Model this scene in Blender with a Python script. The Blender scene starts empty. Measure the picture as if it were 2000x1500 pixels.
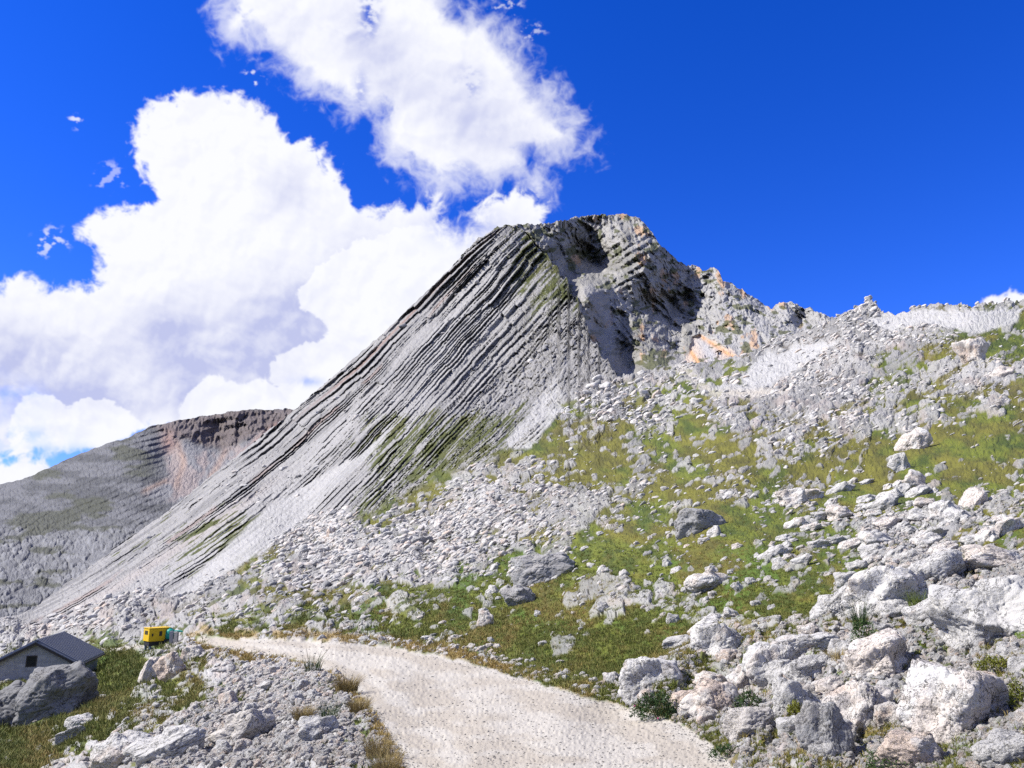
import bpy, bmesh, math, random
import numpy as np
from mathutils import Vector, Matrix

random.seed(7)
RNG = np.random.default_rng(7)
C = bpy.context.scene.collection
SC = bpy.context.scene
R = math.radians

# ------------------------------------------------------------------ camera
F_PX = 1500.0                                  # focal length for a 2000 px wide frame
PITCH = math.atan2(350.0, 1500.0)
cam_d = bpy.data.cameras.new("camera")
cam = bpy.data.objects.new("camera", cam_d)
C.objects.link(cam)
cam.location = (0, 0, 0)
cam.rotation_euler = (math.pi / 2 + PITCH, 0, 0)
cam_d.sensor_width = 36.0
cam_d.lens = 36.0 * F_PX / 2000.0
cam_d.clip_start = 0.1
cam_d.clip_end = 20000.0
SC.camera = cam

# ------------------------------------------------------------------ light and exposure
SUN_AZ, SUN_EL = R(-95.0), R(45.0)             # azimuth from +Y, negative = left
sd = Vector((math.sin(SUN_AZ) * math.cos(SUN_EL), math.cos(SUN_AZ) * math.cos(SUN_EL), math.sin(SUN_EL)))
sun_d = bpy.data.lights.new("sun", 'SUN')
sun_d.energy = 5.0
sun_d.angle = R(0.5)
sun_d.color = (1.0, 0.955, 0.885)
sun = bpy.data.objects.new("sun", sun_d)
C.objects.link(sun)
sun.rotation_euler = (-sd).to_track_quat('-Z', 'Y').to_euler()
SC.view_settings.view_transform = 'Standard'
SC.view_settings.look = 'None'
SC.view_settings.exposure = 0.88
SC.view_settings.gamma = 1.0
SC.cycles.max_bounces = 5
SC.cycles.diffuse_bounces = 3
SC.cycles.use_denoising = False
SC.cycles.sample_clamp_indirect = 6.0

# ------------------------------------------------------------------ number helpers
def sstep(a, b, x):
    t = np.clip((x - a) / (b - a), 0, 1)
    return t * t * (3 - 2 * t)

def mix(a, b, t):
    return a + (b - a) * t

_PERM = np.random.default_rng(11).integers(0, 2 ** 31 - 1, 4096).astype(np.int64)

def _h(ix, iy, iz=0, k=0):
    v = _PERM[(ix + 131 * k) & 4095]
    v = _PERM[(v + iy) & 4095]
    v = _PERM[(v + iz) & 4095]
    return v

def _rnd(ix, iy, iz=0, k=0):
    return _h(ix, iy, iz, k) / float(2 ** 31 - 1)

def vnoise(x, y, k=0):
    """smooth 2-D value noise, 0..1"""
    ix = np.floor(x).astype(np.int64); iy = np.floor(y).astype(np.int64)
    fx = x - ix; fy = y - iy
    fx = fx * fx * fx * (fx * (fx * 6 - 15) + 10); fy = fy * fy * fy * (fy * (fy * 6 - 15) + 10)
    a = _rnd(ix, iy, 0, k); b = _rnd(ix + 1, iy, 0, k); c = _rnd(ix, iy + 1, 0, k); d = _rnd(ix + 1, iy + 1, 0, k)
    return mix(mix(a, b, fx), mix(c, d, fx), fy)

def fbm(x, y, octv=4, k=0, gain=0.5):
    s = 0.0; a = 1.0; t = 0.0
    for i in range(octv):
        s = s + a * vnoise(x + 17.3 * i, y - 9.1 * i, k + i); t += a
        a *= gain; x, y = (x * 0.8 - y * 0.6) * 2.03, (x * 0.6 + y * 0.8) * 2.03
    return s / t

def gnoise(x, y, k=0):
    ix = np.floor(x).astype(np.int64); iy = np.floor(y).astype(np.int64); fx = x - ix; fy = y - iy
    ux = fx * fx * fx * (fx * (fx * 6 - 15) + 10); uy = fy * fy * fy * (fy * (fy * 6 - 15) + 10)
    def g(a, b):
        t = 6.28318 * _rnd(ix + a, iy + b, 7, k); return np.cos(t) * (fx - a) + np.sin(t) * (fy - b)
    return mix(mix(g(0, 0), g(1, 0), ux), mix(g(0, 1), g(1, 1), ux), uy) * 1.5       # about -1..1

def gf(x, y, octv, k=0, gain=.5, billow=False):
    s = 0.0; a = 1.0; t = 0.0
    for i in range(octv):
        n = gnoise(x + 13.7 * i, y - 4.1 * i, k + i)
        s = s + a * ((1 - 2.2 * np.abs(n)) if billow else n); t += a
        a *= gain; x, y = (x * 0.8 - y * 0.6) * 2.02, (x * 0.6 + y * 0.8) * 2.02
    return s / t

def ridged(x, y, octv=4, k=0):
    s = 0.0; a = 1.0; t = 0.0
    for i in range(octv):
        s = s + a * (1 - np.abs(2 * vnoise(x + 5.7 * i, y + 3.3 * i, k + i) - 1)); t += a
        a *= 0.55; x, y = (x * 0.8 - y * 0.6) * 2.1, (x * 0.6 + y * 0.8) * 2.1
    return s / t

def worley(x, y, k=0):
    """F1, F2 and a random number of the nearest cell"""
    ix = np.floor(x).astype(np.int64); iy = np.floor(y).astype(np.int64)
    f1 = np.full(x.shape, 9.0); f2 = np.full(x.shape, 9.0); idr = np.zeros(x.shape)
    for dx in (-1, 0, 1):
        for dy in (-1, 0, 1):
            cx = ix + dx; cy = iy + dy
            qx = cx + 0.12 + 0.76 * _rnd(cx, cy, 1, k); qy = cy + 0.12 + 0.76 * _rnd(cx, cy, 2, k)
            d = np.hypot(qx - x, qy - y)
            near = d < f1
            f2 = np.where(near, f1, np.minimum(f2, d))
            idr = np.where(near, _rnd(cx, cy, 3, k), idr)
            f1 = np.where(near, d, f1)
    return f1, f2, idr

def vnoise3(p, k=0):
    i = np.floor(p).astype(np.int64); f = p - i
    f = f * f * (3 - 2 * f)
    s = 0.0
    for a in (0, 1):
        for b in (0, 1):
            for c in (0, 1):
                w = (f[:, 0] if a else 1 - f[:, 0]) * (f[:, 1] if b else 1 - f[:, 1]) * (f[:, 2] if c else 1 - f[:, 2])
                s = s + w * _rnd(i[:, 0] + a, i[:, 1] + b, i[:, 2] + c, k)
    return s

class TPS:
    """thin-plate interpolation through (px, row, value)"""
    def __init__(self, pts, reg=1e-4):
        p = np.array(pts, float); self.c = p[:, :2] / 500.0
        n = len(p)
        A = np.zeros((n + 3, n + 3)); A[:n, :n] = self.phi(self.c[:, None, :] - self.c[None]) + reg * np.eye(n)
        A[:n, n] = 1; A[:n, n + 1:] = self.c; A[n, :n] = 1; A[n + 1:, :n] = self.c.T
        self.w = np.linalg.solve(A, np.concatenate([p[:, 2], [0, 0, 0]]))
    @staticmethod
    def phi(d):
        r2 = (d ** 2).sum(-1); return 0.5 * r2 * np.log(r2 + 1e-12)
    def __call__(self, px, row):
        sh = np.shape(px); q = np.stack([np.ravel(px), np.ravel(row)], 1) / 500.0
        out = np.empty(len(q)); n = len(self.c)
        for s in range(0, len(q), 100000):
            b = q[s:s + 100000]
            out[s:s + 100000] = self.phi(b[:, None, :] - self.c[None]) @ self.w[:n] + self.w[n] + b @ self.w[n + 1:]
        return out.reshape(sh)

def poly_in(px, row, pts):
    x = np.asarray(px); y = np.asarray(row); ins = np.zeros(x.shape, bool)
    n = len(pts)
    for i in range(n):
        x0, y0 = pts[i]; x1, y1 = pts[(i + 1) % n]
        if y0 == y1: continue
        c = ((y0 > y) != (y1 > y)) & (x < (x1 - x0) * (y - y0) / (y1 - y0) + x0)
        ins ^= c
    return ins

def poly_sd(px, row, pts):
    """signed distance, positive inside"""
    d = np.full(np.shape(px), 1e9)
    n = len(pts)
    for i in range(n):
        x0, y0 = pts[i]; x1, y1 = pts[(i + 1) % n]
        ex, ey = x1 - x0, y1 - y0; L = ex * ex + ey * ey + 1e-9
        t = np.clip(((px - x0) * ex + (row - y0) * ey) / L, 0, 1)
        d = np.minimum(d, np.hypot(px - x0 - t * ex, row - y0 - t * ey))
    return np.where(poly_in(px, row, pts), d, -d)

_CP, _SP = math.cos(PITCH), math.sin(PITCH)
def ray(px, row):
    """world direction with y = 1 of a direction given in the frame's units"""
    x = (np.asarray(px, float) - 1000.0) / F_PX; v = (750.0 - np.asarray(row, float)) / F_PX
    y = _CP - v * _SP; z = _SP + v * _CP
    return x / y, z / y

# ------------------------------------------------------------------ sky: Nishita air with cumulus clouds
def make_cloud_map():
    W, H = 2304, 1536
    az0, az1, el0, el1 = R(-62), R(62), R(-3), R(62)
    az = np.linspace(az0, az1, W)[None, :].repeat(H, 0); el = np.linspace(el0, el1, H)[:, None].repeat(W, 1)
    dx = np.sin(az) * np.cos(el); dy = np.cos(az) * np.cos(el); dz = np.sin(el)
    fw = dy * _CP + dz * _SP; up = dz * _CP - dy * _SP
    fw = np.maximum(fw, 0.15)
    px = 1000 + F_PX * dx / fw; row = 750 - F_PX * up / fw
    big = [(-700, 640), (-500, 560), (-300, 600), (-150, 570), (0, 560), (40, 545), (100, 562), (190, 562), (205, 520), (180, 470), (155, 450),
           (168, 428), (230, 412), (300, 392), (292, 350), (265, 300), (264, 240), (300, 205), (370, 178), (430, 183), (480, 195), (530, 235),
           (560, 275), (600, 276), (625, 300), (655, 335), (685, 395), (705, 412), (760, 412), (830, 408), (845, 380), (862, 385), (866, 440),
           (905, 425), (935, 400), (1000, 380), (1042, 380), (1062, 420), (1080, 500), (1100, 700), (700, 900), (560, 830), (500, 850),
           (350, 832), (290, 832), (200, 880), (100, 895), (30, 880), (0, 893), (-300, 900), (-700, 900)]
    upc = [(426, 0), (423, 60), (436, 88), (480, 76), (520, 108), (570, 150), (640, 198), (690, 226), (733, 222), (738, 262), (745, 300),
           (790, 325), (835, 368), (852, 410), (872, 390), (905, 352), (945, 372), (1000, 345), (1035, 370), (1060, 385), (1062, 350), (1040, 312),
           (1095, 300), (1152, 296), (1132, 240), (1085, 212), (1095, 175), (1040, 160), (1022, 118), (1008, 88), (960, 32), (900, 18),
           (870, -10), (840, -70), (700, -190), (520, -160), (440, -90)]
    low = [(-500, 930), (-200, 915), (0, 906), (60, 899), (98, 906), (112, 926), (80, 950), (0, 1000), (-500, 1010)]
    rgt = [(1916, 592), (1930, 575), (1960, 568), (2000, 571), (2080, 540), (2180, 520), (2300, 560), (2500, 620), (2300, 680), (1916, 640)]
    far = [(2500, 260), (2700, 180), (2900, 230), (3050, 330), (2850, 420), (2600, 380)]
    puffs = [(155, 236, 16, .75), (100, 470, 26, .6), (80, 486, 18, .5), (495, 152, 17, .8), (215, 345, 28, .38), (1035, 62, 22, .45), (985, 8, 26, .5), (-250, 150, 40, .6),
             (1050, 392, 24, .5)]
    # fractal fields
    wx = px + 20 * gf(px / 80, row / 80, 4, 1); wy = row + 20 * gf(px / 80, row / 80, 4, 9)
    n1 = .5 + .62 * gf(wx / 62, wy / 62, 6, 20, .6)
    bill = gf(wx / 46, wy / 46, 5, 70, .55, True)
    n3 = .5 + .7 * gf(px / 26, row / 18, 5, 55, .55)
    sdB = poly_sd(px, row, big); sdU = poly_sd(px, row, upc); sdL = poly_sd(px, row, low); sdR = poly_sd(px, row, rgt); sdF = poly_sd(px, row, far)
    rough = 46 * (n1 - .5) + 24 * (bill - .25)
    dB = sstep(-6, 17, sdB + 0.9 * rough + 3)
    loose = sstep(-22, 46, sdU + 1.35 * rough + 6)
    hole = lambda x, y, rx, ry: np.exp(-(((px - x) / rx) ** 2 + ((row - y) / ry) ** 2))
    hl = 1.0 * hole(722, 25, 18, 40) + .55 * hole(918, 160, 22, 26) + .5 * hole(705, 180, 14, 40) + .45 * hole(905, 330, 30, 18)
    loose = loose * np.clip(1 - hl * sstep(.42, .62, .5 * n1 + .5 * n3), 0, 1)
    dU = loose * (0.66 + .34 * sstep(.35, .62, .5 * n1 + .5 * sstep(0, 70, sdU)))
    thin = sstep(0.40, 0.75, n1)
    hb = .9 * hole(905, 440, 55, 34) + .5 * hole(600, 745, 30, 10) + .35 * hole(20, 770, 60, 16) + .6 * hole(110, 885, 130, 16) + .55 * hole(10, 850, 90, 14) + .5 * hole(-200, 800, 200, 60)
    dB = dB * np.clip(1 - hb * sstep(.72, .35, n1), 0, 1)
    dL = sstep(-4, 14, sdL + .7 * rough); dR = sstep(-3, 10, sdR + .6 * rough); dF = sstep(-10, 24, sdF + rough)
    a = 1 - (1 - dB) * (1 - dU) * (1 - dL) * (1 - dR) * (1 - dF)
    for (x, y, r, s) in puffs:
        g = np.exp(-(((px - x) / (r * 1.3)) ** 2 + ((row - y) / r) ** 2))
        a = np.maximum(a, s * sstep(.10, .55, g * sstep(.42, .80, n3)))
    # light and grey sides of the clouds (a thickness picture, the sun stands upper left)
    big2 = .5 + .6 * gf(wx / 150, wy / 150, 5, 90, .5)
    hgt = lambda x, y: gf(x / 120, y / 120, 6, 130, .52, True) + .25 * gf(x / 40, y / 40, 4, 140, .5)
    hx = px + 14 * gf(px / 110, row / 110, 2, 150); hy = row + 14 * gf(px / 110, row / 110, 2, 160)
    relief = np.tanh(2.0 * (hgt(hx + 8, hy + 13) - hgt(hx, hy)))
    def puffy(x, y):
        h = 0
        for i_, (s_, w_) in enumerate(((78, .5), (40, .3), (20, .2), (10, .10))):
            f1, f2, r_ = worley((x * .9 + y * .3) / s_, (y * .9 - x * .3) / s_, 400 + i_); h = h + w_ * s_ * np.sqrt(np.clip(1.1 - f1 ** 2, 0, None)) / 78.0
        return h
    jx = px + 9 * gf(px / 30, row / 30, 3, 171); jy = row + 9 * gf(px / 30, row / 30, 3, 181)
    cauli = np.tanh(5.5 * (puffy(jx + 5, jy + 8) - puffy(jx, jy)))
    grey = (.95 * hole(560, 640, 110, 85) + .62 * hole(330, 640, 90, 60) + .45 * hole(430, 720, 220, 60) + .5 * hole(60, 700, 150, 70) + .35 * hole(560, 370, 60, 60)
            + .6 * hole(170, 790, 200, 40) + .5 * hole(760, 150, 60, 90) + .42 * hole(900, 200, 90, 90) + .35 * hole(1000, 260, 110, 60) + .3 * hole(560, 60, 60, 70) + .45 * hole(690, 60, 60, 60) + .4 * hole(-200, 720, 300, 120) + .2 * hole(800, 560, 120, 60))
    # nearer puffs stand bright in front of the shaded body behind them
    frn = np.zeros_like(px); sh_b = np.zeros_like(px)
    for pl in ([(520, 742), (530, 702), (572, 684), (606, 668), (642, 652), (628, 622), (590, 602), (583, 566), (620, 520), (690, 470), (800, 440), (1100, 460), (1100, 760), (700, 900), (560, 780)],
               [(20, 830), (34, 790), (62, 768), (100, 772), (128, 792), (160, 780), (205, 776), (244, 800), (262, 822), (300, 842), (260, 880), (100, 890), (20, 880)],
               [(352, 800), (366, 768), (398, 738), (430, 732), (462, 748), (500, 742), (540, 750), (600, 752), (650, 775), (600, 840), (480, 860), (350, 840)]):
        sdp = poly_sd(px, row, pl) + 20 * (n1 - .5) + 12 * (bill - .25)
        frn = np.maximum(frn, sstep(-2, 7, sdp)); sh_b = np.maximum(sh_b, np.exp(-np.clip(-sdp, 0, None) / 40) * (sdp < 3))
    grey = np.clip(grey + .30 * sh_b * (.4 + .9 * big2), 0, 1.3) * (1 - .78 * frn)
    edge = np.exp(-np.clip(np.maximum(np.maximum(sdB, sdU), np.maximum(sdR, sdF)), 0, None) / 26)
    grey = np.clip(grey * (0.55 + 1.0 * big2) * (1 - .6 * edge) + .34 * relief * (1 - .45 * edge) * (.45 + .55 * sstep(.2, .8, grey)) + .13 * (big2 - .5) + + .34 * cauli * (.5 + .5 * sstep(.0, .5, grey)) * (1 - .3 * edge), 0, 1)
    img = np.zeros((H, W, 4), np.float32)
    img[..., 0] = a; img[..., 1] = grey; img[..., 3] = 1
    im = bpy.data.images.new("cloud_cover", W, H, alpha=False, float_buffer=True, is_data=True)
    im.pixels.foreach_set(img.ravel()); im.update(); im.pack()
    return im, (az0, az1, el0, el1)

class NT:
    """small node-tree writer"""
    def __init__(self, tree):
        self.t = tree; self.n = tree.nodes; self.l = tree.links
    def node(self, typ, **kw):
        nd = self.n.new(typ)
        ins = kw.pop('ins', {})
        for k, v in kw.items(): setattr(nd, k, v)
        for k, v in ins.items():
            s = nd.inputs[k]
            if isinstance(v, bpy.types.NodeSocket): self.l.new(v, s)
            else: s.default_value = v
        return nd
    def math(self, op, a, b=0.0, c=None, clamp=False):
        nd = self.n.new('ShaderNodeMath'); nd.operation = op; nd.use_clamp = clamp
        for i, v in enumerate((a, b) if c is None else (a, b, c)):
            if isinstance(v, bpy.types.NodeSocket): self.l.new(v, nd.inputs[i])
            else: nd.inputs[i].default_value = v
        return nd.outputs[0]
    def mixc(self, f, a, b, blend='MIX'):
        nd = self.n.new('ShaderNodeMix'); nd.data_type = 'RGBA'; nd.blend_type = blend
        for s, v in ((nd.inputs[0], f), (nd.inputs[6], a), (nd.inputs[7], b)):
            if isinstance(v, bpy.types.NodeSocket): self.l.new(v, s)
            else: s.default_value = v if not isinstance(v, tuple) or len(v) == 4 else (*v, 1)
        return nd.outputs[2]
    def noise(self, vec, scale, detail=5, rough=.55, dist=0.0):
        nd = self.node('ShaderNodeTexNoise'); nd.inputs['Scale'].default_value = scale
        nd.inputs['Detail'].default_value = detail; nd.inputs['Roughness'].default_value = rough; nd.inputs['Distortion'].default_value = dist
        if vec is not None: self.l.new(vec, nd.inputs['Vector'])
        return nd.outputs['Fac']
    def vor(self, vec, scale, feature='DISTANCE_TO_EDGE'):
        nd = self.node('ShaderNodeTexVoronoi', feature=feature); nd.inputs['Scale'].default_value = scale
        if vec is not None: self.l.new(vec, nd.inputs['Vector'])
        return nd.outputs['Distance']
    def ramp(self, f, lo, hi, a=0.0, b=1.0, smooth=True):
        nd = self.node('ShaderNodeMapRange', interpolation_type='SMOOTHSTEP' if smooth else 'LINEAR')
        for i, v in enumerate((f, lo, hi, a, b)):
            if isinstance(v, bpy.types.NodeSocket): self.l.new(v, nd.inputs[i])
            else: nd.inputs[i].default_value = v
        return nd.outputs[0]

def make_world():
    w = bpy.data.worlds.new("World"); SC.world = w; w.use_nodes = True
    t = NT(w.node_tree); t.n.clear()
    out = t.node('ShaderNodeOutputWorld')
    sky = t.node('ShaderNodeTexSky', sky_type='NISHITA', sun_disc=False)
    sky.sun_elevation = SUN_EL; sky.sun_rotation = SUN_AZ; sky.altitude = 2200; sky.air_density = 1.0; sky.dust_density = 0.2; sky.ozone_density = 2.2
    hsv = t.node('ShaderNodeHueSaturation', ins={'Saturation': 1.38, 'Value': 1.0, 'Hue': 0.512, 'Color': sky.outputs[0]})
    tint = t.mixc(1.0, hsv.outputs[0], (1.45, 1.58, 2.75), 'MULTIPLY')
    im, (a0, a1, e0, e1) = make_cloud_map()
    tc = t.node('ShaderNodeTexCoord'); sp = t.node('ShaderNodeSeparateXYZ', ins={0: tc.outputs['Generated']})
    az = t.math('ARCTAN2', sp.outputs[0], sp.outputs[1]); el = t.math('ARCSINE', sp.outputs[2])
    u = t.math('DIVIDE', t.math('SUBTRACT', az, a0), a1 - a0); v = t.math('DIVIDE', t.math('SUBTRACT', el, e0), e1 - e0)
    cv = t.node('ShaderNodeCombineXYZ', ins={0: u, 1: v})
    tx = t.node('ShaderNodeTexImage', image=im, interpolation='Cubic', extension='CLIP', ins={0: cv.outputs[0]})
    s2 = t.node('ShaderNodeSeparateColor', ins={0: tx.outputs[0]})
    cloud = t.mixc(s2.outputs[1], (10.6, 10.7, 11.3), (5.9, 6.3, 9.3))
    col = t.mixc(s2.outputs[0], tint, cloud)
    # broken cumulus added in the unseen part of the sky for neutral white fill
    cn = t.noise(tc.outputs['Generated'], 2.6, 7, .6)
    away = t.math('MAXIMUM', t.ramp(t.math('ABSOLUTE', az), R(56), R(74)), t.ramp(el, R(56), R(66)))
    cover = t.math('MULTIPLY', t.math('MULTIPLY', t.ramp(cn, .47, .57), away), t.ramp(el, R(-2), R(3)))
    col = t.mixc(cover, col, t.mixc(t.ramp(cn, .52, .72), (9.4, 9.7, 10.4), (5.4, 5.8, 7.4)))
    bg = t.node('ShaderNodeBackground', ins={'Color': col, 'Strength': 0.05})
    t.l.new(bg.outputs[0], out.inputs[0])
make_world()

# ------------------------------------------------------------------ object helpers
def link(o, parent=None):
    C.objects.link(o)
    if parent is not None: o.parent = parent
    return o

def tag(o, label=None, cat=None, group=None, kind=None):
    if label: o['label'] = label
    if cat: o['category'] = cat
    if group: o['group'] = group
    if kind: o['kind'] = kind
    return o

def np_mesh(name, verts, faces, smooth=True, attrs=None, mat=None):
    me = bpy.data.meshes.new(name)
    nv, nf = len(verts), len(faces); k = faces.shape[1]
    me.vertices.add(nv); me.vertices.foreach_set('co', np.ascontiguousarray(verts, np.float32).ravel())
    me.loops.add(nf * k); me.loops.foreach_set('vertex_index', np.ascontiguousarray(faces, np.int32).ravel())
    me.polygons.add(nf); me.polygons.foreach_set('loop_start', np.arange(0, nf * k, k, dtype=np.int32))
    try: me.polygons.foreach_set('loop_total', np.full(nf, k, np.int32))
    except Exception: pass
    me.polygons.foreach_set('use_smooth', np.full(nf, smooth))
    for an, (typ, data) in (attrs or {}).items():
        a = me.attributes.new(an, typ, 'POINT')
        a.data.foreach_set({'FLOAT_COLOR': 'color', 'FLOAT_VECTOR': 'vector', 'FLOAT': 'value', 'INT': 'value'}[typ],
                           np.ascontiguousarray(data, np.float32 if typ != 'INT' else np.int32).ravel())
    me.update(); me.validate()
    if mat: me.materials.append(mat)
    return me

def grid_faces(nr, nc):
    i = np.arange(nr - 1)[:, None] * nc + np.arange(nc - 1)[None, :]
    return np.stack([i, i + 1, i + nc + 1, i + nc], -1).reshape(-1, 4)

def sub_mesh(name, P, F, keep, attrs, mat):
    f = F[keep]; used = np.zeros(len(P), bool); used[f.ravel()] = True
    idx = np.cumsum(used) - 1
    return np_mesh(name, P[used], idx[f], True, {k: (t, d[used]) for k, (t, d) in attrs.items()}, mat)

# ------------------------------------------------------------------ materials
ALB = .655
def mat_new(name):
    m = bpy.data.materials.new(name); m.use_nodes = True
    t = NT(m.node_tree); t.n.clear()
    out = t.node('ShaderNodeOutputMaterial'); b = t.node('ShaderNodeBsdfPrincipled')
    t.l.new(b.outputs[0], out.inputs[0]); b.inputs['Roughness'].default_value = .9
    b.inputs['Specular IOR Level'].default_value = .25
    return m, t, b

def terrain_mat(name, bump_px=1.3, var=.35, stain=.5, fine=1.0):
    """colour comes from the surface attribute 'albedo'; grain follows the surface coordinate 'grain'"""
    m, t, b = mat_new(name)
    col = t.node('ShaderNodeAttribute', attribute_name='albedo').outputs['Color']
    q = t.node('ShaderNodeAttribute', attribute_name='grain').outputs['Vector']
    dist = t.node('ShaderNodeAttribute', attribute_name='unit').outputs['Fac']
    rk = t.node('ShaderNodeAttribute', attribute_name='rock').outputs['Fac']
    n1 = t.noise(q, .16 * fine, 6, .65); n2 = t.noise(q, .55 * fine, 3, .6)
    v = t.vor(q, .09 * fine)
    k = t.math('ADD', t.math('MULTIPLY', t.math('SUBTRACT', n1, .5), var * 1.6), t.math('MULTIPLY', t.math('SUBTRACT', n2, .5), var * 1.4))
    k = t.math('MULTIPLY', t.math('ADD', k, 1.0), ALB)
    c2 = t.mixc(1.0, col, t.node('ShaderNodeCombineXYZ', ins={0: k, 1: k, 2: k}).outputs[0], 'MULTIPLY')
    st = t.math('MULTIPLY', t.ramp(t.noise(q, .3 * fine, 4, .7), .56, .70), t.math('MULTIPLY', rk, stain))
    c2 = t.mixc(st, c2, (.13, .13, .14))
    t.l.new(c2, b.inputs['Base Color'])
    hgt = t.math('ADD', t.math('MULTIPLY', n1, 1.6), t.math('ADD', t.math('MULTIPLY', n2, .7), t.math('MULTIPLY', t.math('MINIMUM', v, .25), 2.2)))
    bp = t.node('ShaderNodeBump', ins={'Strength': 1.0, 'Height': hgt, 'Distance': t.math('MULTIPLY', dist, bump_px * 2)})
    t.l.new(bp.outputs[0], b.inputs['Normal'])
    return m

def rock_mat(name, tone=(.55, .56, .60), warm=(.60, .49, .40), warm_amt=.5, dark=(.12, .118, .115), bump=.03):
    m, t, b = mat_new(name)
    tc = t.node('ShaderNodeTexCoord').outputs['Object']
    oi = t.node('ShaderNodeObjectInfo').outputs['Random']
    off = t.node('ShaderNodeVectorMath', operation='ADD', ins={0: tc, 1: t.node('ShaderNodeCombineXYZ', ins={0: t.math('MULTIPLY', oi, 40.0), 1: t.math('MULTIPLY', oi, 17.0), 2: 0.0}).outputs[0]}).outputs[0]
    big = t.noise(off, 1.1, 4, .6); mid = t.noise(off, 4.0, 6, .7); fin = t.noise(off, 17, 4, .7)
    c = t.mixc(t.math('MULTIPLY', t.ramp(t.math('ADD', big, t.math('MULTIPLY', t.math('SUBTRACT', oi, .5), .35)), .5, .68), warm_amt), tone, warm)
    vy = t.vor(t.node('ShaderNodeVectorMath', operation='ADD', ins={0: off, 1: t.node('ShaderNodeCombineXYZ', ins={0: t.math('MULTIPLY', mid, 1.6), 1: t.math('MULTIPLY', big, 1.8), 2: mid}).outputs[0]}).outputs[0], 2.3)
    crack = t.math('MULTIPLY', t.ramp(vy, .0, .03, 1.0, .0), t.ramp(big, .36, .48))
    c = t.mixc(t.math('MULTIPLY', t.ramp(mid, .54, .68), .28), c, (.33, .335, .36))
    c = t.mixc(t.math('MULTIPLY', t.ramp(fin, .62, .70), .35), c, dark)
    c = t.mixc(t.math('MULTIPLY', crack, .85), c, dark)
    k = t.math('MULTIPLY', t.math('ADD', .86, t.math('MULTIPLY', oi, .26)), ALB)
    c = t.mixc(1.0, c, t.node('ShaderNodeCombineXYZ', ins={0: k, 1: k, 2: k}).outputs[0], 'MULTIPLY')
    t.l.new(c, b.inputs['Base Color'])
    h = t.math('ADD', t.math('MULTIPLY', mid, 1.0), t.math('ADD', t.math('MULTIPLY', fin, .35), t.math('MULTIPLY', crack, -.6)))
    bp = t.node('ShaderNodeBump', ins={'Strength': .9, 'Distance': bump, 'Height': h})
    t.l.new(bp.outputs[0], b.inputs['Normal'])
    return m

def plain_mat(name, col, rough=.7, var=.2, scale=6.0, bump=.01, metal=0.0):
    m, t, b = mat_new(name)
    tc = t.node('ShaderNodeTexCoord').outputs['Object']
    n = t.noise(tc, scale, 5, .6)
    k = t.math('MULTIPLY', t.math('ADD', 1 - var, t.math('MULTIPLY', n, 2 * var)), ALB)
    c = t.mixc(1.0, (*col, 1), t.node('ShaderNodeCombineXYZ', ins={0: k, 1: k, 2: k}).outputs[0], 'MULTIPLY')
    t.l.new(c, b.inputs['Base Color']); b.inputs['Roughness'].default_value = rough; b.inputs['Metallic'].default_value = metal
    bp = t.node('ShaderNodeBump', ins={'Strength': .6, 'Distance': bump, 'Height': n}); t.l.new(bp.outputs[0], b.inputs['Normal'])
    return m

def leaf_mat(name, dark=(.065, .11, .015), light=(.17, .20, .035), dry=(.42, .30, .10)):
    m, t, b = mat_new(name)
    ti = t.node('ShaderNodeAttribute', attribute_name='tint', attribute_type='INSTANCER').outputs['Fac']
    oi = t.node('ShaderNodeObjectInfo').outputs['Random']
    n = t.noise(t.node('ShaderNodeTexCoord').outputs['Object'], 3.0, 3)
    c = t.mixc(t.math('ADD', t.math('MULTIPLY', oi, .6), t.math('MULTIPLY', n, .5), clamp=True), dark, light)
    c = t.mixc(ti, c, dry); c = t.mixc(1.0, c, (ALB, ALB, ALB), 'MULTIPLY')
    t.l.new(c, b.inputs['Base Color']); b.inputs['Roughness'].default_value = .7
    return m

M_GROUND = terrain_mat("hillside_surface", 1.2, .4, .25)
M_MOUNT = terrain_mat("bedded_limestone", 1.0, .35, .25)
M_BACK = terrain_mat("cliff_limestone", 1.2, .45, .35)
M_PATH = terrain_mat("gravel_track", .05, .14, .0, 2.2)
M_ROCK = rock_mat("weathered_limestone", (.65, .635, .605))
M_ROCKW = rock_mat("warm_limestone", (.65, .61, .56), (.60, .46, .36), .7)
M_ROCKG = rock_mat("grey_limestone", (.34, .34, .34), (.42, .38, .34), .3)
M_ROCKSHADE = rock_mat("shaded_limestone", (.24, .24, .24), (.30, .28, .25), .3)  # limestone with the shade of its camera side put into the colour
M_PEB = rock_mat("track_pebbles", (.52, .50, .47), (.50, .42, .34), .5, (.3, .29, .28))
M_LEAF = leaf_mat("grass_blades")

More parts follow.
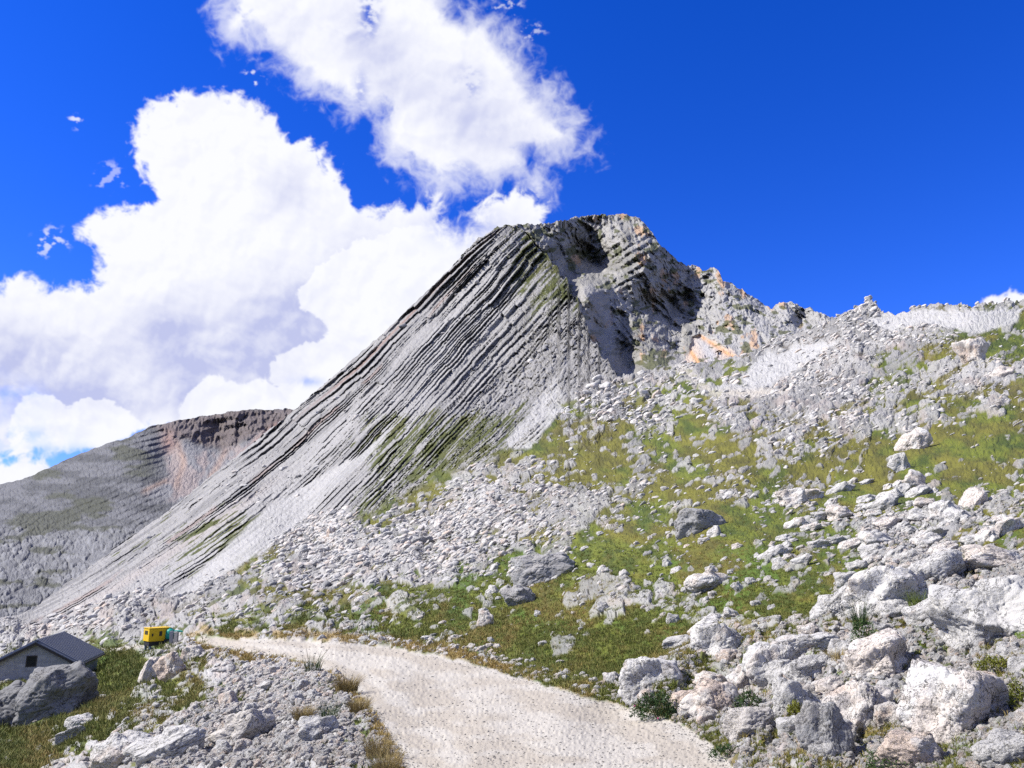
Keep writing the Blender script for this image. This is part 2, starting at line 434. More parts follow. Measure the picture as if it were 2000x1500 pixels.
# ------------------------------------------------------------------ land form, first surface: hillside and the pyramid mountain
CTRL = [  # frame column, frame row, distance ahead in metres
 (1000,1500,6.9),(1300,1500,6.8),(800,1500,7.0),(1100,1400,9.4),(950,1400,9.6),(800,1400,10),(900,1330,14.5),(1000,1330,14),(760,1300,18),(650,1290,21),
 (600,1262,30),(760,1262,27),(480,1262,33),(400,1250,44),(560,1240,35),
 (1900,1500,5.0),(1900,1450,5.6),(1700,1450,6.6),(1500,1450,7.2),(2200,1450,4.4),(1900,1300,7.6),(1600,1350,8.4),(1350,1400,9.2),(1300,1340,10.5),(1900,1130,11.5),(2200,1130,8.5),(1600,1200,11.5),
 (1900,1000,19),(1900,900,33),(2200,900,26),(1900,800,62),(1900,700,112),(1900,620,165),(2000,592,185),(2250,580,190),(2200,700,85),
 (1750,605,235),(1700,700,160),(1650,640,230),(1600,800,95),(1560,660,290),(1500,720,230),(1600,950,38),(1600,1050,21),
 (1400,1250,13.5),(1400,1130,19),(1400,1030,29),(1400,900,66),(1400,800,130),(1400,705,320),(1300,718,330),(1300,800,190),
 (1200,1370,11),(1200,1250,16.5),(1200,1130,26),(1200,1000,52),(1200,900,98),(1200,820,190),(1215,738,330),
 (1000,1240,24),(1000,1150,36),(1000,1050,62),(1000,960,100),(1000,900,150),(1100,850,185),(1000,800,290),(1000,650,480),
 (560,1180,52),(560,1120,84),(700,1050,112),(700,1180,45),(800,1180,38),(800,1100,62),(800,970,170),(800,900,235),(800,800,350),(700,1245,32),(850,1250,25),
 (970,445,700),(1060,505,640),(1130,600,500),(1050,560,570),(760,640,640),(577,798,575),(420,924,500),(210,1078,420),(35,1180,330),(-250,1260,240),
 (900,560,630),(600,950,330),(600,1040,190),(400,1000,380),(400,1100,190),(400,1180,92),(400,1225,62),(200,1180,160),(200,1235,92),(0,1225,180),(0,1280,88),
 (0,1340,58),(0,1440,26),(0,1500,18),(-250,1500,24),(-250,1340,60),(185,1330,58),(200,1285,76),(300,1265,60),(330,1290,42),(200,1440,17),(200,1500,12),(200,1380,27),(400,1350,19),(400,1300,31),(400,1450,11),(600,1450,8.8),(600,1340,15),(600,1500,7.6),
 (500,1310,24),(300,1340,30)]
T_D = TPS([(a, b, math.log(c)) for a, b, c in CTRL], 2e-4)

TOP = np.array([(-4000,1300),(-250,1262),(-60,1225),(35,1181),(133,1127),(210,1078),(315,1008),(420,924),(500,860),(577,799),(650,735),(700,693),(760,640),(860,543),(920,482),(950,458),(970,445),
 (985,441),(1010,441),(1030,452),(1050,475),(1066,492),(1072,512),(1088,520),(1094,545),(1108,552),(1114,583),(1128,588),(1134,612),(1146,618),(1152,652),(1164,660),(1171,690),(1186,698),(1194,722),(1215,738),(1240,732),(1290,718),(1340,712),(1400,704),(1450,697),(1485,682),(1520,665),(1560,652),
 (1620,632),(1650,618),(1662,608),(1680,604),(1698,590),(1712,594),(1722,610),(1745,616),(1790,602),(1820,596),(1860,597),(1900,598),(1930,594),(2000,590),(2120,580),(2250,585),(5000,640)], float)
ROWB = np.array([(-300,1250),(0,1232),(150,1203),(340,1166),(440,1112),(540,1062),(690,1010),(830,962),(930,925),(1000,893),(1050,870),(1095,800),(1150,760),(1215,735),(1240,700),(1300,300)], float)
PATH = [(395,1243),(470,1247),(560,1249),(660,1255),(760,1263),(850,1278),(920,1294),(990,1314),(1060,1336),(1130,1356),(1200,1374),(1290,1398),(1350,1425),(1395,1460),(1430,1500),(1600,1700),(1900,2100),(2600,3400),
        (-400,3400),(500,2100),(720,1700),(790,1500),(770,1460),(742,1420),(716,1380),(690,1345),(655,1318),(600,1296),(540,1284),(470,1272),(410,1262),(380,1252)]
STR = [(0, [(970,445),(860,540),(760,640),(577,798),(420,924),(210,1078),(35,1180)]), (1, [(990,478),(930,545),(850,635),(765,728),(690,803),(600,890),(490,982),(350,1080),(200,1178)]),
       (2, [(1038,502),(980,570),(900,657),(820,745),(735,836),(650,925),(560,1011),(445,1106),(340,1172)]), (3, [(1085,547),(1030,608),(960,687),(880,776),(800,862),(720,945),(640,1026)]),
       (4, [(1108,602),(1030,695),(950,784),(870,868),(800,940),(740,1000)]), (5, [(1134,640),(1095,692),(1030,780),(955,862),(870,945)]), (6, [(1168,690),(1130,750),(1070,830),(1000,893),(940,935)]),
       (7, [(1200,735),(1170,790),(1120,860)]), (-1, [(900,430),(700,600),(400,850),(100,1060)])]
T_S = TPS([(x, y, s) for s, L in STR for x, y in L], 1e-3)
GRASS = """00000000004500000001
00000000003300000236
00000000002100000147
00000000001002400533
00000000223235201455
00000005665346323467
00000036776557546788
00000005735667767898
00001015612578769766
00134315212578885335
01235311246888886235
01124313357988899742
00012456788754788734
00224456788886665544
56665555689987444344
69962235589998433334
89974254889984433334
87631135889665444334
83211124789999454454
83211124789999454454
"""
GR = np.array([[int(ch) for ch in l] for l in GRASS.split()], float) / 9.0      # cells of 100 x 50, first row centre 575
def bil(G, px, row, x0=50., y0=575., sx=100., sy=50.):
    u = np.clip((px - x0) / sx, 0, G.shape[1] - 1.001); v = np.clip((row - y0) / sy, 0, G.shape[0] - 1.001)
    i = u.astype(int); j = v.astype(int); fu = sstep(0, 1, u - i); fv = sstep(0, 1, v - j)
    return mix(mix(G[j, i], G[j, i + 1], fu), mix(G[j + 1, i], G[j + 1, i + 1], fu), fv)

def colr(*c): return np.array(c, float)
def lerpc(a, b, t): return a + (b - a) * t[..., None]

def stone_layer(px, row, cell, ang, asp, k):
    """a field of stones: height 0..1, edge distance and a random value of each stone"""
    c, s = math.cos(R(ang)), math.sin(R(ang))
    wx = px + cell * .9 * (fbm(px / cell / 1.3, row / cell / 1.3, 3, k + 50) - .5); wy = row + cell * .9 * (fbm(px / cell / 1.3, row / cell / 1.3, 3, k + 60) - .5)
    u = (wx * c - wy * s) / (cell * asp); v = (wx * s + wy * c) / cell
    f1, f2, r = worley(u, v, k)
    e = np.clip((f2 - f1) * 2.2, 0, 1)
    return e, f1, r

def land1(px, row):
    """bare form and masks at frame coordinates (used for the mesh and for standing things on it)"""
    pc = np.clip(px, -260, 2260); rc = np.clip(row, 400, 1505)
    lnD = T_D(pc, rc)
    return lnD

def build_land1():
    cols = np.concatenate([np.array([-3600, -2600, -1900, -1400, -1000, -700, -500, -400, -330, -290]), np.arange(-260, 2261, 1.62), np.array([2290, 2330, 2400, 2500, 2700, 3000, 3400, 3900, 4600])])
    NM = 640
    t = np.linspace(0, 1, NM)
    top = np.interp(cols, TOP[:, 0], TOP[:, 1])
    top = top + (fbm(cols / 16, cols * 0, 4, 3) - .5) * 9 * sstep(1560, 1600, cols) + (fbm(cols / 7, cols * 0, 3, 8) - .5) * 5 + (fbm(cols / 24, cols * 0, 4, 19) - .5) * 34 * sstep(1010, 1050, cols) * sstep(1235, 1205, cols) + (fbm(cols / 9, cols * 0, 3, 29) - .5) * 24 * sstep(1050, 1080, cols) * sstep(1235, 1205, cols)
    rowsM = top[None, :] + (1560 - top)[None, :] * t[:, None]
    low = np.array([1575, 1600, 1640, 1700, 1780, 1900, 2050, 2250, 2500, 2900, 3400])
    rows = np.concatenate([rowsM, np.repeat(low[:, None], len(cols), 1)], 0)
    px = np.repeat(cols[None, :], rows.shape[0], 0)
    nr, nc = rows.shape
    lnD = land1(px, rows)
    # keep the level of the ground below the frame's lower edge
    rx, rz = ray(px, rows)
    _, rz5 = ray(px, np.minimum(rows, 1505.0))
    zlow = np.exp(lnD) * rz5
    D = np.where(rows > 1505, np.minimum(zlow, -.6) / np.minimum(rz, -.05), np.exp(lnD))
    # --- strata of the pyramid
    rowB = np.interp(px, ROWB[:, 0], ROWB[:, 1])
    s = T_S(np.clip(px, -260, 1300), np.clip(rows, 400, 1300))
    nb = fbm(px / 90, rows / 90, 3, 12) - .5
    along = (rows - px) * .7
    pyr = sstep(-12, 30, rowB - rows + 60 * nb) * sstep(1290, 1200, px)
    pyr = np.maximum(pyr, 0)
    sw = s + .03 * nb + .03 * (fbm(px / 18, rows / 18, 3, 15) - .5)
    def stair(ph, w):
        p = ph - np.floor(ph); return np.where(p < w, p / w, (1 - p) / (1 - w))
    _f1, _f2, fault = worley((px * .7 + rows * .7) / 150 + .25 * nb, (rows * .75 - px * .65) / 95, 99)
    _f1, _f2, fault2 = worley((px * .7 + rows * .7) / 46, (rows * .75 - px * .65) / 34, 98)
    def bed(freq, k, w):
        # irregular bed thickness
        q = sw * freq + .42 * (fault - .5) + .30 * (fault2 - .5) + .10 * (fbm(s * freq * .7, along / 45, 3, k + 9) - .5) + 1.1 * (vnoise(sw * freq * .45, sw * 0 + 3.3, k) - .5) * 2 + .2 * (fbm(s * freq * .4, along / 160, 2, k + 4) - .5)
        return stair(q, w), fbm(np.floor(q) + .5, along / (420 / freq ** .6), 2, k + 7)
    b1, r1 = bed(3.1, 101, .80); b2, r2 = bed(8.0, 111, .72); b3, r3 = bed(23.0, 121, .6)
    brk = sstep(.28, .5, fbm(s * 2.2, along / 120, 3, 131))
    fineR = sstep(1.6, 4.2, s)
    b1a = (.12 + 1.55 * sstep(.30, .85, r1)) * mix(1.0, .45, fineR); b2a = (.1 + 1.7 * sstep(.35, .85, r2)) * (.35 + .9 * brk); b3a = (.1 + 1.6 * sstep(.3, .9, r3)) * (.55 + 1.0 * fineR)
    chop = .55 + .9 * fbm(along / 11, s * 16, 3, 133); b1a = b1a * chop; b2a = b2a * chop
    lower = sstep(-40, 240, rowB - rows)
    rimf = 1 - .62 * sstep(3.3, 4.6, s) * sstep(900, 780, rows) - .5 * sstep(985, 1015, px) * sstep(600, 520, rows) * sstep(2.6, 3.4, s)
    chute = sstep(-3, 5, poly_sd(px, rows, [(335, 1168), (420, 1085), (500, 1010), (590, 948), (700, 886), (770, 826), (722, 893), (645, 960), (592, 1014), (537, 1060), (470, 1110), (350, 1173)]) + 9 * (fbm(s * 20, along / 40, 3, 134) - .5))
    strat = pyr * rimf * (1 - .88 * chute) * (-(b1 - .5) * .026 * b1a * (.3 + .7 * lower) - (b2 - .5) * .020 * b2a - (b3 - .5) * .009 * b3a)
    # --- roughness of broken rock on the pyramid
    e6, f6, k6 = stone_layer(px, rows, 9, 42, 1.8, 141)
    blocky = (.25 + .7 * sstep(.8, 4.5, s) + 1.1 * sstep(3.0, 4.4, s)) * sstep(.35, .6, fbm(px / 50, rows / 50, 3, 144) + .12 * fineR)
    smooth_slab = sstep(.5, .62, fbm(s * 1.7, along / 240, 2, 150)) * (1 - fineR)
    rub = pyr * (-(np.minimum(e6, .6) * (.4 + k6)) * .0120 * blocky * (1 - .8 * smooth_slab))
    # --- grass cover
    g = bil(GR, px, rows)
    gn = .42 * fbm(px / 46, rows / 26, 4, 160) + .43 * fbm(px / 14, rows / 7, 4, 170) + .15 * fbm(px / 130, rows / 80, 2, 175)
    gs = .35 * fbm(s * 7, along / 70, 4, 180) + .65 * fbm(s * 30, along / 40, 3, 190)
    gn = mix(gn, gs, pyr * .85)
    gcover = sstep(-.035, .035, (g * 1.12 + .06 - .25 * pyr * sstep(560, 640, rows) * (1 - .75 * sstep(930, 1000, rows))) - (gn - .5) * 1.9 - .5) * sstep(.02, .10, g)
    # --- stones, four sizes
    near = sstep(1120, 1420, rows)
    stones = np.zeros_like(px); srnd = np.zeros_like(px); sh = np.zeros_like(px)
    dens = 1 - g
    clump = fbm(px / 80, rows / 44, 3, 200)
    leftw = sstep(900, 500, px)
    for (cell, hgt, k, pmul) in ((64, 8, 211, .6), (30, 6.5, 221, .85), (15, 4.6, 231, 1.2), (8, 2.6, 241, 1.5)):
        ang = 24
        e, f1, r = stone_layer(px, rows, cell, ang, 1.75, k)
        p = np.clip(dens ** 1.6 * pmul * .78 + .8 * (clump - .5) * (1 - .5 * g) + .02, .0, .85)
        if cell == 64: p = p * sstep(900, 1150, rows)
        if cell == 30: p = p * sstep(640, 800, rows)
        is_s = (r < p)
        r2_ = (r * 7919.0) % 1.0
        hh = np.where(is_s, sstep(.04, .62, e) * (.45 + .75 * r2_), 0)
        hh = hh * hgt
        new = hh > sh
        srnd = np.where(new, r2_, srnd); sh = np.maximum(sh, hh) + .35 * np.minimum(sh, hh)
        stones = np.maximum(stones, np.where(is_s, sstep(.08, .26, e), 0))
    slope_w = 1 - pyr
    path_sd = poly_sd(px, rows, PATH)
    path_n = path_sd + 9 * (fbm(px / 14, rows / 10, 3, 300) - .5) * (.4 + rows / 1600)
    on_path = sstep(-3, 5, path_n)
    # smooth bare slabs and diagonal ribs of the bedrock
    jig = 14 * (fbm(px / 22, rows / 16, 4, 304) - .5)
    slab = chute * .9
    for pl in ([(1092,742),(1100,800),(1060,850),(1040,880),(1000,885),(990,860),(1040,790),(1075,745)],[(1440,735),(1500,690),(1570,672),(1640,668),(1560,722),(1500,762),(1450,752)],[(1690,625),(1760,606),(1900,604),(1995,604),(1990,628),(1900,650),(1800,636),(1740,650)],
               [(1500,770),(1440,775),(1390,762),(1420,750),(1480,755)],[(330,1166),(440,1075),(500,1030),(540,1010),(505,1060),(430,1115)]):
        slab = np.maximum(slab, sstep(-4, 6, poly_sd(px, rows, pl) + jig))
    ca, sa = math.cos(R(27)), math.sin(R(27)); ru = px * ca - rows * sa; rv = px * sa + rows * ca
    rib1 = ridged(ru / 95 + .3 * gn, rv / 17, 4, 306); rib2 = ridged(ru / 30, rv / 7, 3, 308)
    ribn = (rib1 - .55) * 13 + (rib2 - .55) * 6.0
    # track of the side path behind the hut
    trk = np.exp(-(((rows - (1268 + (px - 190) * -.045)) / 5.0) ** 2)) * sstep(185, 200, px) * sstep(300, 285, px)
    trk2 = np.exp(-(((rows - 768) / 9.0) ** 2)) * sstep(1380, 1430, px) * sstep(1560, 1500, px) + .7 * np.exp(-(((px - 1330) - (rows - 720) * 1.2) / 14.0) ** 2) * sstep(712, 722, rows) * sstep(800, 760, rows)
    smoothp = np.clip(on_path + trk + trk2, 0, 1)
    verge = np.clip(sstep(26, 0, np.abs(path_sd)) , 0, 1)
    und = (fbm(px / 120, rows / 50, 4, 310) - .5) * 22 * (1 - sstep(0, 40, path_sd)) * sstep(0, 60, rows - np.interp(px, TOP[:, 0], TOP[:, 1]))
    bankR = sstep(-10, 50, poly_sd(px, rows, [(1230, 1400), (1240, 1330), (1330, 1250), (1440, 1220), (1600, 1190), (1640, 1120), (1760, 1080), (2300, 1080), (2300, 1560), (1500, 1560), (1390, 1440)]))
    eb, fb_, rb = stone_layer(px, rows, 96, 22, 1.5, 205); ec, fc_, rc_ = stone_layer(px, rows, 42, 30, 1.4, 207)
    sh = sh + bankR * (sstep(.0, .45, eb) * (.3 + rb) * 13 + sstep(.0, .4, ec) * (.2 + rc_) * 9)
    stones = np.maximum(stones, bankR * sstep(.05, .2, np.minimum(eb, ec)) * (gcover < .5))
    flat = np.exp(-((px - 1392) / 44) ** 2 - ((rows - 712) / 22) ** 2)
    flat = np.maximum(flat, np.exp(-((px - 325) / 52) ** 4 - ((rows - 1258) / 20) ** 4))
    sh = sh * (1 - flat); ribn = ribn * (1 - flat); und = und * (1 - flat)
    hpx = slope_w * ((sh * (1 - .8 * slab) + ribn * np.clip(1.15 - g * 1.5, 0, 1) * (1 - .6 * slab)) * (1 - .93 * smoothp) + und * (1 - smoothp) * (1 - .7 * verge) + 1.2 * gcover * (fbm(px / 5, rows / 4, 2, 320) - .5) * 2)
    inner = sstep(-10, -40, rows - 1600)
    hpx = hpx * inner * (1 - .35 * verge)
    hpx = hpx + (.16 * on_path * (fbm(px / 4, rows / 2.5, 2, 330) - .5) + .08 * on_path * (fbm(px / 90, rows / 24, 3, 333) - .5)) + pyr * (fbm(px / 6, rows / 6, 3, 340) - .5) * 1.6
    knob = 10 * np.exp(-((px - 1700) / 22) ** 2) * np.exp(-((rows - 604) / 30) ** 2)
    D = D * np.exp(strat + rub)
    rub_xy = px
    P = np.stack([rx * D, D, rz * D], -1)
    unit = D / F_PX
    P[..., 2] += hpx * unit
    # --- colours (albedo of the things, crevice shade painted in between stones)
    rock = lerpc(colr(.47, .46, .44), colr(.33, .325, .315), sstep(.35, .75, fbm(px / 60, rows / 40, 4, 350)))
    rock = lerpc(rock, colr(.50, .42, .37), .55 * sstep(.60, .78, fbm(px / 30, rows / 22, 4, 360) + .06 * near))
    rock = rock * (.86 + .28 * srnd)[..., None]
    stripes = fbm(s * 30, along / 70, 3, 370)
    rockp = lerpc(colr(.42, .41, .395), colr(.28, .275, .27), sstep(.42, .66, stripes))
    rockp = lerpc(rockp, colr(.48, .47, .455), .8 * smooth_slab * sstep(.4, 1.2, s))
    red = np.exp(-((s - .17 - .05 * nb) / .035) ** 2) * sstep(860, 700, rows) + .6 * np.exp(-((s - .62) / .05) ** 2) * sstep(.5, .62, fbm(along / 60, s * 3, 3, 380)) 
    rockp = lerpc(rockp, colr(.36, .22, .17), np.clip(red, 0, 1) * .75)
    pink = np.exp(-((s - .95 + .0004 * (rows - 900)) / .13) ** 2) * sstep(900, 1020, rows)
    rockp = lerpc(rockp, colr(.52, .46, .42), np.clip(pink, 0, 1) * .55)
    topw = sstep(640, 470, rows) * sstep(980, 1010, px)
    rockp = lerpc(rockp, colr(.33, .325, .33), topw * .6)
    rock = lerpc(rock, rockp, pyr)
    brown = sstep(.42, .62, fbm(px / 75, rows / 40, 4, 400) + .22 * np.exp(-(((px - 1640) / 170) ** 2 + ((rows - 905) / 60) ** 2)) - .10 * pyr - .06 * near)
    green = lerpc(colr(.072, .095, .012), colr(.165, .180, .020), sstep(.3, .7, fbm(px / 22, rows / 12, 4, 410)))
    ochre = lerpc(colr(.215, .160, .028), colr(.135, .090, .024), sstep(.4, .7, fbm(px / 18, rows / 10, 3, 420)))
    grass = lerpc(green, ochre, brown * .52)
    lush = sstep(.55, .75, fbm(px / 60, rows / 36, 3, 430)) * sstep(950, 1150, rows)
    grass = lerpc(grass, colr(.095, .16, .018), lush * .8)
    grass = lerpc(grass, colr(.080, .082, .022), pyr * .8)
    soil_shade = lerpc(colr(.12, .10, .075), colr(.25, .225, .20), sstep(.3, .7, fbm(px / 7, rows / 5, 2, 440)))
    between = lerpc(soil_shade * .8, grass, sstep(.03, .25, g + .5 * (gn - .5)))  # soil and grass in the gaps, darkened to stand for crevice shade
    gr_on = np.clip(gcover, 0, 1)
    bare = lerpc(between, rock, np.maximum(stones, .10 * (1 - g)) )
    bare = lerpc(bare, rock, pyr)
    ribc = sstep(.50, .42, rib1) * (1 - slab) * (1 - pyr) * sstep(.02, .25, g)
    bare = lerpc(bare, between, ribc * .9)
    bare = lerpc(bare, colr(.50, .495, .48), slab * (1 - .5 * pyr) * .9)
    gr_on = gr_on * (1 - slab)
    cov = gr_on * (1 - stones * (1 - .25 * g) * (1 - pyr))
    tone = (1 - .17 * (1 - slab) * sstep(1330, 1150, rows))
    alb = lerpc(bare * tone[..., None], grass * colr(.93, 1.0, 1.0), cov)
    straw = sstep(16, 2, np.abs(path_sd + 6)) * (sstep(.42, .6, fbm(px / 26, rows / 12, 3, 450)) * .8) * sstep(1600, 1250, px)
    alb = lerpc(alb, colr(.40, .29, .12), np.clip(straw, 0, 1))
    trackc = lerpc(colr(.46, .415, .345), colr(.54, .505, .44), sstep(.3, .7, fbm(px / 70, rows / 14, 4, 460) + .22 * np.cos(np.clip(path_sd / np.maximum((rows - 1215) * .55, 14), 0, 2) * 9)))
    alb = lerpc(alb, trackc, smoothp)
    rk = np.clip((1 - cov) * (1 - smoothp), 0, 1)
    # --- back side of the ridge so that it has a real far slope
    kb = np.array([1.5, 4, 8, 14, 22, 32, 45, 60])[:, None]
    Pt = P[0][None]; Dt = np.linalg.norm(Pt[..., :2], axis=-1, keepdims=True)
    f = 1 + .012 * kb[..., None] * np.ones_like(Pt[..., :1])
    Pb = Pt * f; Pb[..., 2] -= (.0105 * kb * Dt[..., 0]) * (1 + .25 * Pt[..., 2] / Dt[..., 0])
    Pb = Pb[::-1]
    P = np.concatenate([Pb, P], 0)
    ex = lambda a: np.concatenate([np.repeat(a[:1], len(kb), 0), a], 0)
    last = P[-1:].copy(); last[..., 1] = -80; last[..., 0] *= 30
    P = np.concatenate([P, last], 0)
    ex2 = lambda a: np.concatenate([ex(a), a[-1:]], 0)
    unit = ex2(unit); alb = ex2(alb); rk = ex2(rk); PX = ex2(px); RW = ex2(rows)
    grain = np.stack([PX, RW * 1.0, ex2(hpx)], -1)
    NR = P.shape[0]
    Pf = P.reshape(-1, 3); Fq = grid_faces(NR, nc)[:, ::-1]
    A = {'albedo': ('FLOAT_COLOR', np.concatenate([alb.reshape(-1, 3), np.ones((len(Pf), 1))], 1)), 'grain': ('FLOAT_VECTOR', grain.reshape(-1, 3)),
         'unit': ('FLOAT', unit.ravel()), 'rock': ('FLOAT', rk.ravel())}
    fpath = ex2(path_n).ravel()[Fq].mean(1) > 0
    fpyr = (ex2(pyr).ravel()[Fq].mean(1) > .5)
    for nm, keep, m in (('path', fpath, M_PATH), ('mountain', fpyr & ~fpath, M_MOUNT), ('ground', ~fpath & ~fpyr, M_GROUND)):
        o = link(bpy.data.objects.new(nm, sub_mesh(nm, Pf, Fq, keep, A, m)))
        tag(o, kind='structure')
    return dict(P=P, px=PX, row=RW, D=unit * F_PX, g=ex2(gcover), cov=ex2(cov), path=ex2(path_n), pyr=ex2(pyr), nb=len(kb), cols=cols, gdens=ex2(g), brown=ex2(brown), topr=top, nm=NM, slab=ex2(slab), clump=ex2(clump))
LAND = build_land1()

def at(px, row):
    """the point of the built ground seen in that direction"""
    j = int(np.argmin(np.abs(LAND['cols'] - px)))
    P = LAND['P'][LAND['nb']:LAND['nb'] + LAND['nm'], j]
    _, rz = ray(px, row)
    k = np.nonzero(P[:, 2] / P[:, 1] >= rz)[0]
    i = k.max() if len(k) else 0
    i = max(i, 0)
    return Vector(P[i]) * 1.0

# ------------------------------------------------------------------ second surface: the rear peak and the cirque
C2 = [(930,462,720),(960,448,705),(1000,438,720),(1060,437,775),(1060,475,700),(1100,430,820),(1105,470,790),(1110,520,760),(1125,560,640),(1150,421,900),(1165,470,890),(1172,520,860),(1140,520,800),
 (1135,600,500),(1160,660,505),(1190,640,550),(1190,700,480),(1215,735,460),(1215,690,530),(1150,570,540),(1180,600,580),(1202,640,560),(1235,720,490),(1110,600,480),(1160,720,470),
 (1200,419,930),(1195,470,800),(1200,530,730),(1240,422,900),(1240,470,780),(1250,520,700),(1245,560,680),(1290,485,800),(1300,520,800),(1290,570,740),(1310,500,840),(1335,520,840),(1335,560,790),(1342,620,715),(1320,600,760),(1270,500,745),(1265,590,720),(1343,655,640),
 (1220,590,640),(1245,650,545),(1262,700,470),(1290,640,640),(1290,690,500),(1310,715,430),(1320,680,600),(1250,730,420),
 (1338,700,520),(1350,720,400),(1400,695,470),(1365,655,640),(1440,695,450),(1400,660,590),(1450,715,410),
 (1350,580,800),(1360,525,840),(1380,525,850),(1400,560,750),(1400,620,660),(1440,562,800),(1460,600,700),(1460,660,540),(1500,598,760),(1520,640,600),(1560,660,540),(1530,595,700),(1545,620,640),(1560,625,700),(1580,604,680),(1600,640,600),(1640,625,640),(1700,640,600),(1560,760,400),(1300,790,330),(1000,520,640),(900,520,690),(1000,620,560),(1760,660,520)]
T2 = TPS([(a, b, math.log(c)) for a, b, c in C2], 6e-4)
TOP2 = np.array([(900,500),(930,470),(950,456),(965,447),(985,440),(1000,438),(1040,439),(1062,437),(1085,433),(1100,430),(1130,424),(1150,421),(1175,418),(1200,418),(1235,421),(1250,430),(1262,441),(1275,458),(1290,478),(1300,490),(1312,496),(1325,510),(1340,517),(1360,521),(1378,529),
 (1388,524),(1396,524),(1404,530),(1412,548),(1425,551),(1440,560),(1465,577),(1490,592),(1508,602),(1516,594),(1530,591),(1548,590),(1562,598),(1580,602),(1600,612),(1625,618),(1645,626),(1700,640),(1780,660)], float)

